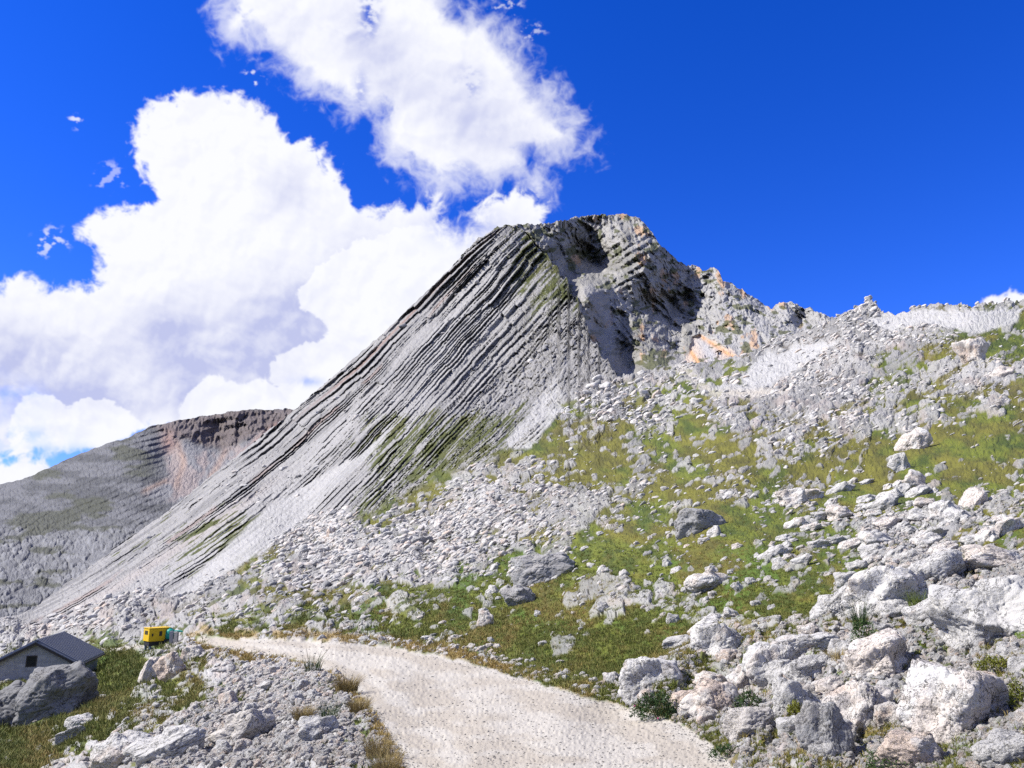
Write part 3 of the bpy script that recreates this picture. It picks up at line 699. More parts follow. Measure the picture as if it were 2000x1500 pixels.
def build_rear():
    cols = np.arange(900, 1780, 1.3); NM = 270
    top = np.interp(cols, TOP2[:, 0], TOP2[:, 1]) + (fbm(cols / 11, cols * 0, 4, 503) - .5) * 9 + (fbm(cols / 3.5, cols * 0, 2, 504) - .5) * 4
    t = np.linspace(0, 1, NM)[:, None]
    rows = top[None] + (790 - top)[None] * t; px = np.repeat(cols[None], NM, 0)
    lnD = T2(px, rows)
    wx = px + 26 * (fbm(px / 40, rows / 40, 3, 510) - .5); wy = rows + 26 * (fbm(px / 40, rows / 40, 3, 520) - .5)
    scree = sstep(-3, 5, poly_sd(px, rows, [(1328, 722), (1338, 700), (1352, 672), (1350, 656), (1372, 654), (1398, 668), (1425, 680), (1452, 700), (1440, 726)]) + 6 * (fbm(px / 9, rows / 9, 2, 530) - .5))
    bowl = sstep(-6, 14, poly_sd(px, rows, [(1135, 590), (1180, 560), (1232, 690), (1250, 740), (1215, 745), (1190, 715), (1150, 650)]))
    rd = ridged((wx * .74 - wy * .67) / 34, (wx * .67 + wy * .74) / 95, 5, 540) - .5
    rib = ridged(wx / 16, wy / 34, 4, 550) - .5
    blk = fbm(wx / 9, wy / 7, 4, 560) - .5
    # bedding of the buttress, dipping to the left
    sb = (rows * .80 + px * .46 + 26 * (fbm(px / 50, rows / 50, 2, 570) - .5)) / 13.0
    ph = sb - np.floor(sb); bd = np.where(ph < .6, ph / .6, (1 - ph) / .4) - .5
    bw = np.exp(-(((px - 1235) / 62) ** 2 + ((rows - 500) / 75) ** 2)) + .35
    e, f1, r = stone_layer(px, rows, 17, 35, 1.5, 580)
    rough = (1 - .95 * scree) * (1 - .5 * bowl)
    lnD = lnD - rough * (.085 * rd + (.034 * rib + .012 * blk) * (1 - .5 * bw) + .011 * bd * bw * (.3 + 1.2 * fbm(px / 24, rows / 24, 2, 575)) + .013 * np.minimum(e, .6) * r)
    # stay behind the rim of the first surface
    t1 = np.interp(px, TOP[:, 0], TOP[:, 1])
    l1 = T_D(np.clip(px, -260, 2260), np.clip(rows, t1, 1505))
    wbe = sstep(2, 12, rows - t1)
    lnD = mix(lnD, np.maximum(lnD, l1 + .05), wbe)
    D = np.exp(lnD); rx, rz = ray(px, rows)
    P = np.stack([rx * D, D, rz * D], -1)
    c = lerpc(colr(.38, .37, .35), colr(.26, .255, .24), sstep(.4, .65, fbm(px / 26, rows / 26, 4, 590)))
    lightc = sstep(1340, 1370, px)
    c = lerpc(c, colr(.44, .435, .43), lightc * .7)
    org = sstep(.66, .76, fbm(px / 22, rows / 30, 4, 600) - .03 + .12 * sstep(1340, 1400, px) * sstep(1520, 1470, px)+ .08 * np.exp(-(((px - 1300) / 40) ** 2 + ((rows - 560) / 40) ** 2)))
    c = lerpc(c, colr(.55, .33, .17), org * .65)
    sc = lerpc(colr(.60, .49, .41), colr(.46, .45, .46), np.exp(-(((px - 1385 - (rows - 690) * .5) / 17) ** 2)))
    so = 1.3 * np.exp(-(((px - 1343) - (rows - 680) * .75) / 6) ** 2) + np.exp(-(((px - 1402) - (rows - 678) * 1.55) / 9) ** 2)
    sc = lerpc(sc, colr(.66, .34, .13), np.clip(so * (.4 + .9 * fbm(px / 6, rows / 6, 3, 605)), 0, 1) * .8)
    c = lerpc(c, sc, scree)
    gr = sstep(.55, .62, fbm(px / 18, rows / 10, 3, 610) + .30 * np.exp(-(((px - 1262) / 34) ** 2 + ((rows - 705) / 14) ** 2)) + .20 * np.exp(-(((px - 1030) / 46) ** 2 + ((rows - 470) / 30) ** 2)) - .07)
    c = lerpc(c, colr(.085, .095, .03), gr * .85)
    c = lerpc(c, colr(.36, .355, .35), bowl * .6)  # paler tone painted into the shaded wedge to lift its darkness
    kb = np.array([1, 3, 6, 10, 16, 24])[:, None, None]; Pt = P[0][None]
    Pb = Pt * (1 + .012 * kb); Pb[..., 2] -= .014 * kb[..., 0] * Pt[..., 1]
    P = np.concatenate([Pb[::-1], P], 0); ex = lambda a: np.concatenate([np.repeat(a[:1], 6, 0), a], 0)
    PX, RW = ex(px), ex(rows); c = ex(c); un = ex(D) / F_PX; rk = ex(1 - scree)
    Pf = P.reshape(-1, 3)
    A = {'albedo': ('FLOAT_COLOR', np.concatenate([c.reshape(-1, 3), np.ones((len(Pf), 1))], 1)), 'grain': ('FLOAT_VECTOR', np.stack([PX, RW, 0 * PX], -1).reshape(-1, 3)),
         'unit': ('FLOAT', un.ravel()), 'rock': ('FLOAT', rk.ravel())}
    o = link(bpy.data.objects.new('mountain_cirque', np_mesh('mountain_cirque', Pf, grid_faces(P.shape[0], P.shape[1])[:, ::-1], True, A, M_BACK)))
    tag(o, kind='structure')
build_rear()

# ------------------------------------------------------------------ third surface: the distant mountain on the left
C3 = [(-300,1010,1100),(0,948,1150),(150,890,1250),(300,833,1350),(450,803,1450),(560,800,1500),(700,790,1500),(430,850,1400),(430,875,1300),(330,845,1300),(320,900,1130),(290,870,1180),(400,950,900),(360,860,1250),(380,900,1120),
 (300,940,820),(300,1000,600),(150,1000,650),(150,940,900),(0,1000,760),(0,1050,520),(0,1100,400),(150,1080,430),(0,1180,275),(-300,1180,260),(-300,1250,180),(100,1180,290),(0,1240,200),(600,900,1100),(600,860,1250),(500,900,1100),(520,840,1380),(-300,1080,600),(200,1240,200),(420,1000,600),(500,1080,420)]
T3 = TPS([(a, b, math.log(c)) for a, b, c in C3], 6e-4)
TOP3 = np.array([(-3000,1200),(-900,1090),(-300,1005),(0,947),(60,930),(130,897),(200,870),(250,855),(290,834),(310,829),(340,822),(400,812),(450,804),(500,800),(560,799),(620,801),(700,810),(800,850)], float)

def build_far():
    cols = np.concatenate([np.array([-3000, -2200, -1600, -1200, -900, -700, -500, -400]), np.arange(-300, 720, 1.6)]); NM = 300
    top = np.interp(cols, TOP3[:, 0], TOP3[:, 1]) + (fbm(cols / 14, cols * 0, 4, 703) - .5) * 5 + (fbm(cols / 4, cols * 0, 2, 704) - .5) * 2.4 * sstep(280, 330, cols)
    t = np.linspace(0, 1, NM)[:, None]
    rows = top[None] + (1290 - top)[None] * t; px = np.repeat(cols[None], NM, 0)
    lnD = T3(np.clip(px, -300, 760), rows)
    wx = px + 22 * (fbm(px / 40, rows / 40, 3, 710) - .5); wy = rows + 22 * (fbm(px / 40, rows / 40, 3, 720) - .5)
    cliff = sstep(-6, 8, poly_sd(px, rows, [(298, 832), (340, 820), (450, 800), (600, 795), (600, 832), (500, 850), (440, 880), (400, 872), (372, 862), (330, 850)]) + 12 * (fbm(px / 20, rows / 20, 3, 725) - .5))
    # curved strata west of the cliff
    sb = ((rows - 900) + (px - 150) * (.42 + .0006 * (rows - 900))) / 13.0 + 1.4 * fbm(px / 120, rows / 60, 3, 730)
    ph = sb - np.floor(sb); bd = np.where(ph < .7, ph / .7, (1 - ph) / .3) - .5
    slope = sstep(345, 300, px) * sstep(1090, 1010, rows)
    rubw = sstep(990, 1060, rows + 40 * (fbm(px / 60, rows / 40, 3, 735) - .5))
    e1, f1, r1 = stone_layer(px, rows, 15, 22, 1.6, 740); e2, f2, r2 = stone_layer(px, rows, 7.5, 22, 1.6, 745)
    hs = rubw * (sstep(.05, .6, e1) * (r1 > .45) * 3.4 + sstep(.05, .6, e2) * 2.0 * r2)
    lnD = lnD - .010 * bd * slope - .030 * cliff * (ridged(wx / 13, wy / 26, 4, 750) - .5) - .022 * (ridged(wx / 60, wy / 50, 4, 755) - .5) * (1 - rubw) - .006 * (fbm(px / 7, rows / 5, 3, 760) - .5)
    lnD = lnD - .016 * cliff * (np.abs(((rows - 800 + .2 * px) / 17) % 1 - .5))
    D = np.exp(lnD); rx, rz = ray(px, rows); P = np.stack([rx * D, D, rz * D], -1); P[..., 2] += hs * D / F_PX
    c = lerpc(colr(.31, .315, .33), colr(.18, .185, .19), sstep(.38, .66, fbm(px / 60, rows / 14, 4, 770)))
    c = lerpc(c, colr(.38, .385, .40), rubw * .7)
    c = c * .64 * (.82 + .36 * r2 * rubw)[..., None]  # rock colour darkened to stand for a cloud shadow over this mountain
    gr = sstep(.48, .60, fbm(px / 90, rows / 22, 4, 780) + .32 * np.exp(-(((px - 90) / 150) ** 2 + ((rows - 1010 + (px - 90) * .22) / 34) ** 2)) + .2 * np.exp(-(((px - 60) / 80) ** 2 + ((rows - 940) / 16) ** 2)) - .13) * sstep(330, 270, px)
    c = lerpc(c, colr(.075, .08, .05), gr * .85)
    c = lerpc(c, colr(.17, .13, .12), cliff * .7)
    bowl = sstep(-8, 10, poly_sd(px, rows, [(312, 840), (340, 850), (430, 885), (520, 840), (600, 835), (420, 1000), (280, 968), (330, 930)]) + 8 * (fbm(px / 16, rows / 16, 3, 790) - .5))
    scc = lerpc(colr(.38, .32, .30), colr(.27, .27, .28), sstep(.4, .62, fbm(px / 22, rows / 30, 3, 800)))
    st = np.exp(-(((px - 430) + (rows - 900) * .55) / 8) ** 2) * sstep(870, 885, rows) * sstep(950, 930, rows) + np.exp(-(((px - 352) - 6 * np.sin(rows / 14)) / 7) ** 2) * sstep(850, 870, rows) * sstep(965, 945, rows) + np.exp(-(((rows - 950) + (px - 300) * .45) / 5) ** 2) * sstep(270, 285, px) * sstep(335, 320, px)
    red = np.exp(-(((px - 330) / 16) ** 2 + ((rows - 862) / 20) ** 2)) + np.exp(-(((px - 500) - (870 - rows) * 1.2) / 16) ** 2) * sstep(900, 870, rows) * sstep(815, 830, rows)
    c = lerpc(c, scc, bowl * .9)
    c = lerpc(c, colr(.42, .29, .22), np.clip(st, 0, 1) * .6)
    c = lerpc(c, colr(.28, .15, .12), np.clip(red, 0, 1) * .7)
    kb = np.array([1, 3, 6, 10, 16, 24])[:, None, None]; Pt = P[0][None]
    Pb = Pt * (1 + .012 * kb); Pb[..., 2] -= .010 * kb[..., 0] * Pt[..., 1]
    P = np.concatenate([Pb[::-1], P], 0); ex = lambda a: np.concatenate([np.repeat(a[:1], 6, 0), a], 0)
    PX, RW = ex(px), ex(rows); c = ex(c); un = ex(D) / F_PX; rk = ex(1 - bowl)
    Pf = P.reshape(-1, 3)
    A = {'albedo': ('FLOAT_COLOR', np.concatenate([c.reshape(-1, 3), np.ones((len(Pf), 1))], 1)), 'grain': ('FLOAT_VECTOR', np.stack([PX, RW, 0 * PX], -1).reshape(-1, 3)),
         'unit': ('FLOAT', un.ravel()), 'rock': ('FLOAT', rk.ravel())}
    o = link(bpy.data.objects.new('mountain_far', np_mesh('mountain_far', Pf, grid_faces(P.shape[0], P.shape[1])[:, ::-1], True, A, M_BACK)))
    tag(o, kind='structure')
build_far()

# ------------------------------------------------------------------ rocks
_ICO = {}
def ico(level):
    if level not in _ICO:
        bm = bmesh.new(); bmesh.ops.create_icosphere(bm, subdivisions=level, radius=1.0)
        bm.verts.ensure_lookup_table()
        v = np.array([x.co[:] for x in bm.verts]); f = np.array([[q.index for q in p.verts] for p in bm.faces]); bm.free()
        _ICO[level] = (v / np.linalg.norm(v, axis=1, keepdims=True), f)
    return _ICO[level]

def rock_shape(seed, level=4, planes=11, sharp=16, rough=1.0, split=0.0):
    v, f = ico(level); g = np.random.default_rng(seed)
    m = g.normal(size=(planes, 3)); m /= np.linalg.norm(m, axis=1, keepdims=True)
    m = np.concatenate([m, [[.1, .05, 1], [-.05, .1, -1]]]); m /= np.linalg.norm(m, axis=1, keepdims=True)
    d = g.uniform(.62, 1.0, len(m))
    w = v + .10 * (np.stack([vnoise3(v * 2.2 + seed % 91, 3), vnoise3(v * 2.2 + 9.1 + seed % 91, 4), vnoise3(v * 2.2 + 21 + seed % 91, 5)], 1) - .5) * 2
    r = (np.maximum(w @ m.T, 0) / d) ** sharp
    m2 = g.normal(size=(26, 3)); m2 /= np.linalg.norm(m2, axis=1, keepdims=True)
    rc = ((np.maximum(w @ m2.T, 0) / g.uniform(.84, 1.0, 26)) ** 42).sum(1) ** (-1.0 / 42)
    r = np.minimum(r.sum(1) ** (-1.0 / sharp), 1.22) * np.clip(rc, .8, 1.06)
    o = seed % 57
    n = vnoise3(v * 2.6 + o, 11) - .5; n2 = vnoise3(v * 6.5 + o, 12) - .5; n3 = vnoise3(v * 15 + o, 13) - .5; n4 = vnoise3(v * 33 + o, 14) - .5
    r = r * (1 + rough * (.13 * n + .06 * n2 + .040 * n3 + (.022 * n4 if level > 4 else 0)))
    if level > 4:      # fissures
        for k in range(3):
            q = v * (1.7 + k) + .35 * np.stack([n2, n3, n], 1)
            c = np.abs(vnoise3(q + o + 7 * k, 17 + k) - .5)
            r = r * (1 - .075 * rough * np.exp(-(c / .022) ** 2))
        if split:
            c = np.abs(v[:, 0] * .9 + v[:, 1] * .35 + .28 * n * 3 - .05); r = r * (1 - split * np.exp(-(c / .035) ** 2))
    p = v * r[:, None]; lo, hi = p.min(0), p.max(0)
    return (p - (lo + hi) / 2) / ((hi - lo) / 2), f

def rock_obj_mesh(name, seed, level, mat, dims=(1, 1, 1), **kw):
    v, f = rock_shape(seed, level, **kw)
    return np_mesh(name, v * np.array(dims), f, True, None, mat)

def axis_rot(tilt, yaw=0.0, roll=0.0):
    return (roll, -tilt, yaw)

# boulders one can point at: frame column of the middle, row of the foot, width, height, tilt, seed, material, label
HERO = [
 (106,1412,160,104,16,21,M_ROCKSHADE,'huge domed grey boulder directly in front of the stone hut', 0.0),
 (16,1432,160,86,-2,22,M_ROCKSHADE,'dark flat-topped slab boulder at the left edge below the domed boulder', 0.0),
 (332,1334,62,56,8,23,M_ROCKW,'tall cream boulder split from its narrow neighbour, in the grass left of the path', .12),
 (291,1338,36,50,-20,24,M_ROCK,'narrow upright white boulder leaning against the tall cream boulder', 0.0),
 (370,1294,48,30,22,25,M_ROCKW,'wedge-shaped boulder just behind the tall cream boulder near the path bend', 0.0),
 (160,1424,58,26,16,26,M_ROCK,'flat pale rock plate lying in the grass right of the dark slab', 0.0),
 (138,1450,52,24,26,27,M_ROCK,'long tilted rock plate lying below the flat pale rock plate', 0.0),
 (1062,1143,126,62,12,28,M_ROCKG,'largest grey boulder in the grass above the middle of the path', 0.0),
 (1011,1188,70,42,0,29,M_ROCKG,'squat grey boulder just below the largest boulder in the grass', 0.0),
 (948,1228,34,30,-20,30,M_ROCKW,'small pinkish-grey boulder in the grass left of the squat grey one', 0.0),
 (1366,1046,104,56,8,31,M_ROCKG,'dark grey overhanging boulder high on the grassy slope', 0.0),
 (1398,1050,32,24,5,32,M_ROCK,'small white rock tucked under the right end of the overhanging boulder', 0.0),
 (1384,1158,94,46,2,33,M_ROCK,'smooth white boulder with a crack across it, alone in the green meadow', .10),
 (1441,1158,22,20,30,34,M_ROCK,'little leaning rock right beside the smooth cracked boulder', 0.0),
 (1560,1212,28,16,5,35,M_ROCK,'small white block lying in the grass beside the white outcrop', 0.0),
 (1962,1262,210,176,14,36,M_ROCK,'largest white boulder at the right edge of the picture with a hollow underneath', 0.0),
 (1880,1440,196,160,-16,37,M_ROCK,'big smooth pale boulder with a moss spot in the lower right foreground', 0.0),
 (1735,1200,160,124,22,38,M_ROCK,'broad fissured white outcrop block above the right foreground', .08),
 (1638,1216,100,82,20,39,M_ROCK,'rounded white block on the left flank of the fissured outcrop', .06),
 (1836,1146,116,62,28,40,M_ROCK,'sloping white block directly above the fissured outcrop', 0.0),
 (1950,1118,130,50,-10,41,M_ROCK,'flat white block at the right edge above the largest white boulder', 0.0),
 (1682,1440,126,130,-12,42,M_ROCKW,'beige smooth-faced boulder beneath a dark cavity in the right foreground', 0.0),
 (1742,1420,62,52,16,43,M_ROCKW,'reddish-brown rounded stone wedged beside the beige boulder', 0.0),
 (1612,1482,96,130,6,44,M_ROCKG,'upright grey pitted boulder left of the beige boulder', .08),
 (1398,1292,120,98,20,45,M_ROCK,'faceted white boulder with a shaded hollow on the bank right of the path', .07),
 (1268,1352,110,82,6,46,M_ROCK,'blocky white boulder at the path edge behind the dark green clump', .05),
 (1390,1400,110,88,-8,47,M_ROCKW,'cream and pink boulder low on the bank right of the path', 0.0),
 (1508,1330,98,96,24,48,M_ROCK,'white angular boulder in the middle of the right bank', .06),
 (1572,1282,124,54,12,49,M_ROCK,'long low white boulder at the grass edge of the right bank', 0.0),
 (1590,1326,96,64,26,50,M_ROCK,'tilted white boulder below the long low one', 0.0),
 (1722,1330,140,104,30,51,M_ROCK,'cracked white boulder between the beige boulder and the fissured outcrop', .10),
 (1560,1400,90,84,-10,52,M_ROCK,'rough white boulder left of the upright grey one', 0.0),
 (1332,1262,70,26,14,53,M_ROCK,'long rock plate on the grassy shoulder above the blocky path-edge boulder', 0.0),
 (1376,1236,80,34,24,54,M_ROCK,'pointed elongated rock at the top of the grassy shoulder', 0.0),
 (1790,1506,150,90,-6,55,M_ROCKW,'smooth cream rock shelf at the bottom edge right of the upright grey boulder', 0.0),
 (1975,1500,120,80,8,56,M_ROCK,'white boulder cut off by the lower right corner of the picture', 0.0),
 (1468,1440,90,70,12,57,M_ROCKW,'warm white boulder near the gravel at the foot of the right bank', 0.0),
 (1905,710,60,56,14,58,M_ROCKW,'craggy tan-patched outcrop high on the right slope', .06),
 (1962,740,44,30,0,59,M_ROCK,'white block beside the craggy tan-patched outcrop', 0.0),
 (1785,880,70,40,40,60,M_ROCK,'white ribbed rock spine in the ochre grass on the right', .05),
 (1758,925,50,40,30,61,M_ROCK,'knobbly white rock at the foot of the ribbed spine', 0.0),
 (825,1068,46,20,14,62,M_ROCKG,'dark grey boulder on the scree edge below the pyramid face', 0.0),
 (648,1048,20,20,0,63,M_ROCKW,'reddish boulder alone on the grey scree', 0.0),
 (1550,990,60,36,8,64,M_ROCK,'rounded white rock at the upper left corner of the slab outcrop', 0.0),
 (1790,958,44,40,70,65,M_ROCK,'upright white knob on top of the slab outcrop', 0.0),
 (440,1366,30,22,20,66,M_ROCKW,'dark-sided block at the top of the rubble bank', 0.0),
 (620,1450,70,46,10,67,M_ROCK,'chunky white block low in the rubble bank beside the dry grass', 0.0),
 (325,1490,150,56,24,68,M_ROCK,'wide fissured bedrock slab in the lower left corner of the rubble bank', .05),
 (470,1452,120,54,22,69,M_ROCKW,'rust-stained bedrock block in the middle of the rubble bank', .05),
 (230,1500,110,60,14,70,M_ROCK,'pale bedrock hump at the bottom edge left of the rubble bank', .05),
]
def put_rock(name, me, cx, foot, w, h, tilt, sink=.30, depth=.8, yaw=0.0):
    p = at(cx, foot - .10 * h); D = p.y
    u = D / F_PX * 1.02
    o = bpy.data.objects.new(name, me)
    o.rotation_euler = axis_rot(R(tilt), yaw)
    sx, sz = w * u / 2, h * u / 2
    o.scale = (sx, (sx * .62 + sz * .38) * depth, sz * (1 + sink * .6))
    f_ = (p.y + o.scale[1] * .5) / p.y
    o.location = (p.x * f_, p.y * f_, p.z + sz * (1 - 1.5 * sink))
    return link(o)
for (cx, foot, w, h, tilt, sd_, m, lab, sp) in HERO:
    lev = 6 if w > 45 else 5
    low_ = cx > 1230 and foot > 1180
    if low_: w, h = w * 1.08, h * .80
    o = put_rock('boulder', rock_obj_mesh('boulder', sd_, lev, m, planes=7 + sd_ % 5, sharp=22 + (sd_ * 7) % 16, rough=.8, split=sp), cx, foot, w, h, tilt * .9, .42 if low_ else .28)
    tag(o, lab, 'boulder')

# shared shapes
TPL = [rock_obj_mesh('rock', 200 + i, 5, (M_ROCK, M_ROCKW, M_ROCK, M_ROCK)[i % 4], planes=7 + i % 5, sharp=20 + i, rough=.85) for i in range(12)]
RR = np.random.default_rng(99)
def scatter_rocks(n, poly, wr, asp, tilt, label, group, tpls, sink=.3, power=2.0, mind=.55, okgrass=True):
    placed = []; xs = [p[0] for p in poly]; ys = [p[1] for p in poly]; tries = 0
    sizes = sorted((wr[0] + (wr[1] - wr[0]) * RR.random() ** power for _ in range(n)), reverse=True)
    for w in sizes:
        for _ in range(60):
            cx, cy = RR.uniform(min(xs), max(xs)), RR.uniform(min(ys), max(ys))
            if not poly_in(np.array([cx]), np.array([cy]), poly)[0]: continue
            if poly_sd(np.array([cx]), np.array([cy]), PATH)[0] > -w * .4: continue
            if all(math.hypot(cx - a, (cy - b) * 1.5) > mind * (w + c) * .5 for a, b, c in placed): break
        else: continue
        placed.append((cx, cy, w))
        h = w * RR.uniform(*asp)
        o = put_rock('rock', TPL[int(RR.choice(tpls))], cx, cy + h * .4, w, h, RR.normal(tilt, 13), sink, RR.uniform(.7, 1.1), RR.uniform(-.5, .5))
        tag(o, label, 'rock', group)
BANK_L = [(150,1500),(300,1440),(390,1380),(440,1330),(500,1290),(560,1292),(620,1310),(665,1345),(690,1400),(720,1500)]
BANK_R = [(1230,1400),(1240,1330),(1330,1260),(1440,1230),(1600,1200),(1640,1130),(1760,1090),(2030,1090),(2030,1520),(1480,1520),(1380,1440)]
SLAB = [(1480,1085),(1500,1010),(1570,950),(1700,935),(1800,945),(1960,975),(1985,1040),(1900,1100),(1720,1110),(1600,1125)]
scatter_rocks(86, BANK_L, (12, 40), (.45, .8), 18, 'angular pale limestone rock loose in the rubble bank left of the gravel path', 'rubble bank rocks left of the path', [1, 4, 5, 7, 8, 9, 0, 3], power=2.2)
scatter_rocks(88, BANK_R, (16, 78), (.38, .68), 14, 'pale limestone rock packed among the big boulders right of the gravel path', 'rocks among the boulders right of the path', [0, 1, 2, 3, 5, 6, 9, 10], sink=.42, power=1.9)
scatter_rocks(70, SLAB, (20, 74), (.32, .5), 24, 'elongated white rock rib in the tilted slab outcrop on the right slope', 'ribs of the tilted slab outcrop', [0, 2, 3, 6, 7, 10, 11], sink=.35, power=1.5, mind=.42)
scatter_rocks(56, [(880,1240),(1000,1060),(1250,1030),(1500,1040),(1560,1200),(1440,1240),(1300,1330),(1200,1360),(1060,1320)], (10, 34), (.45, .8), 16, 'lone pale rock lying in the green meadow between path and upper slope', 'lone rocks in the meadow', [0, 2, 3, 6, 7, 10, 11], power=2.2, mind=1.4)

# ------------------------------------------------------------------ uncountable ground cover, set out on the built surface
def instancer(name, pts, rot, scl, tint, idx, templates, label, cat='rocks'):
    """one object: a point cloud whose points carry copies of the small shapes"""
    me = bpy.data.meshes.new(name); me.vertices.add(len(pts)); me.vertices.foreach_set('co', np.ascontiguousarray(pts, np.float32).ravel())
    for an, typ, data in (('rot', 'FLOAT_VECTOR', rot), ('scl', 'FLOAT_VECTOR', scl), ('tint', 'FLOAT', tint), ('pick', 'INT', idx)):
        a = me.attributes.new(an, typ, 'POINT'); a.data.foreach_set('vector' if typ == 'FLOAT_VECTOR' else 'value', np.ascontiguousarray(data, np.int32 if typ == 'INT' else np.float32).ravel())
    col = bpy.data.collections.new(name + '_shapes')
    for i, tm in enumerate(templates):
        col.objects.link(bpy.data.objects.new('%s_shape_%02d' % (name, i), tm))
    o = link(bpy.data.objects.new(name, me))
    ng = bpy.data.node_groups.new(name, 'GeometryNodeTree')
    ng.interface.new_socket('Geometry', in_out='INPUT', socket_type='NodeSocketGeometry'); ng.interface.new_socket('Geometry', in_out='OUTPUT', socket_type='NodeSocketGeometry')
    N = ng.nodes; L = ng.links
    gi = N.new('NodeGroupInput'); go = N.new('NodeGroupOutput'); ip = N.new('GeometryNodeInstanceOnPoints'); ci = N.new('GeometryNodeCollectionInfo'); m2p = N.new('GeometryNodeMeshToPoints')
    ci.inputs['Collection'].default_value = col; ci.inputs['Separate Children'].default_value = True; ci.inputs['Reset Children'].default_value = True
    def att(nm, typ):
        a = N.new('GeometryNodeInputNamedAttribute'); a.data_type = typ; a.inputs['Name'].default_value = nm; return a.outputs['Attribute']
    L.new(gi.outputs[0], m2p.inputs['Mesh']); L.new(m2p.outputs[0], ip.inputs['Points']); L.new(ci.outputs[0], ip.inputs['Instance'])
    ip.inputs['Pick Instance'].default_value = True; L.new(att('pick', 'INT'), ip.inputs['Instance Index'])
    e2r = N.new('FunctionNodeEulerToRotation'); L.new(att('rot', 'FLOAT_VECTOR'), e2r.inputs[0]); L.new(e2r.outputs[0], ip.inputs['Rotation'])
    L.new(att('scl', 'FLOAT_VECTOR'), ip.inputs['Scale']); L.new(ip.outputs[0], go.inputs[0])
    md = o.modifiers.new('scatter', 'NODES'); md.node_group = ng
    tag(o, label, cat, kind='stuff')
    return o

nb_, nm_ = LAND['nb'], LAND['nm']
VP = LAND['P'][nb_:nb_ + nm_].reshape(-1, 3); VX = LAND['px'][nb_:nb_ + nm_].ravel(); VR = LAND['row'][nb_:nb_ + nm_].ravel()
VD = LAND['D'][nb_:nb_ + nm_].ravel(); VG = LAND['gdens'][nb_:nb_ + nm_].ravel(); VC = LAND['cov'][nb_:nb_ + nm_].ravel(); VPA = LAND['path'][nb_:nb_ + nm_].ravel()
VPY = LAND['pyr'][nb_:nb_ + nm_].ravel(); VB = LAND['brown'][nb_:nb_ + nm_].ravel(); VCL = LAND['clump'][nb_:nb_ + nm_].ravel()
# equal density over the frame, not over the (denser) columns of the mesh
spacing = np.repeat(((1560 - LAND['topr']) / nm_)[None], nm_, 0).ravel()
inside = (VX > -120) & (VX < 2120) & (VR < 1558)
def pick(n, w):
    w = w * spacing * inside; cs = np.cumsum(w); return np.searchsorted(cs, RR.random(n) * cs[-1])

small_t = [rock_obj_mesh('stone', 300 + i, 3, (M_ROCK, M_ROCK, M_ROCKW, M_ROCK, M_ROCKG)[i % 5], planes=8, sharp=12) for i in range(12)]
mid_t = [rock_obj_mesh('stone', 330 + i, 4, (M_ROCK, M_ROCKW, M_ROCK, M_ROCKW)[i % 4], planes=8, sharp=16) for i in range(10)]
def rock_stuff(name, i, size, elong, tmpl, label, tilt=24):
    n = len(i); u = VD[i] / F_PX; sx = size * u / 2
    a = RR.uniform(*elong, n); scl = np.stack([sx, sx * RR.uniform(.5, .95, n), sx * a], 1)
    rot = np.stack([RR.normal(0, .35, n), -np.radians(RR.normal(tilt, 16, n)), RR.uniform(-.9, .9, n)], 1)
    p = VP[i].copy(); p[:, 2] += scl[:, 2] * .10
    instancer(name, p, rot, scl, RR.random(n), RR.integers(0, len(tmpl), n), tmpl, label)
# stones of the slopes
VSL = LAND['slab'][nb_:nb_ + nm_].ravel()
dens = ((1 - VG) ** 1.7 * .9 + .05) * (1 - .6 * VC) * (1 - .93 * VSL)
w = dens * (1 - VPY * .985) * (VPA < -6) * np.clip(.25 + 2.2 * (VCL - .35), .08, 2) * np.clip((1250 - VR) / 200, .25, 1) * (.38 + .62 * np.clip((VR - 900) / 120, 0, 1)) * (1 + .7 * ((VX > 450) & (VX < 950) & (VR > 930) & (VR < 1110)))
w = w * ~((VX > 270) & (VX < 380) & (VR > 1228) & (VR < 1285))
w = w * ~((VX > 1355) & (VX < 1425) & (VR > 688) & (VR < 732))
i = pick(30000, w); size = (2.8 + 15.0 * RR.random(len(i)) ** 4.5) * (.55 + 1.1 * fbm(VX[i] / 130, VR[i] / 80, 2, 900))
rock_stuff('scree', i, size, (.28, .7), small_t, 'loose white stones scattered over the rocky slopes')
# rubble of the near banks
inL = poly_in(VX, VR, BANK_L); inR = poly_in(VX, VR, BANK_R)
w = (inL * 1.0 + inR * .38) * (VPA < -4) + .28 * (VR > 1250) * (VPA < -2) * (VPA > -40) 
i = pick(12000, w); size = 5 + 15 * RR.random(len(i)) ** 2.4
rock_stuff('rubble', i, size, (.5, .95), mid_t, 'broken limestone rubble covering the banks beside the gravel path', 14)
# gravel on the track
w = (VPA > -14) * (VR > 1240) * (.35 + 1.4 * np.exp(-(VPA / 16) ** 2)) * np.clip((VR - 1200) / 300, .15, 1)
i = pick(9000, w); size = 1.4 + 3.6 * RR.random(len(i)) ** 5
grav_t = [rock_obj_mesh('pebble', 360 + i_, 2, M_PEB, planes=8, sharp=12) for i_ in range(6)]
rock_stuff('gravel', i, size, (.4, .8), grav_t, 'fine loose gravel lying on the pale track', 0)

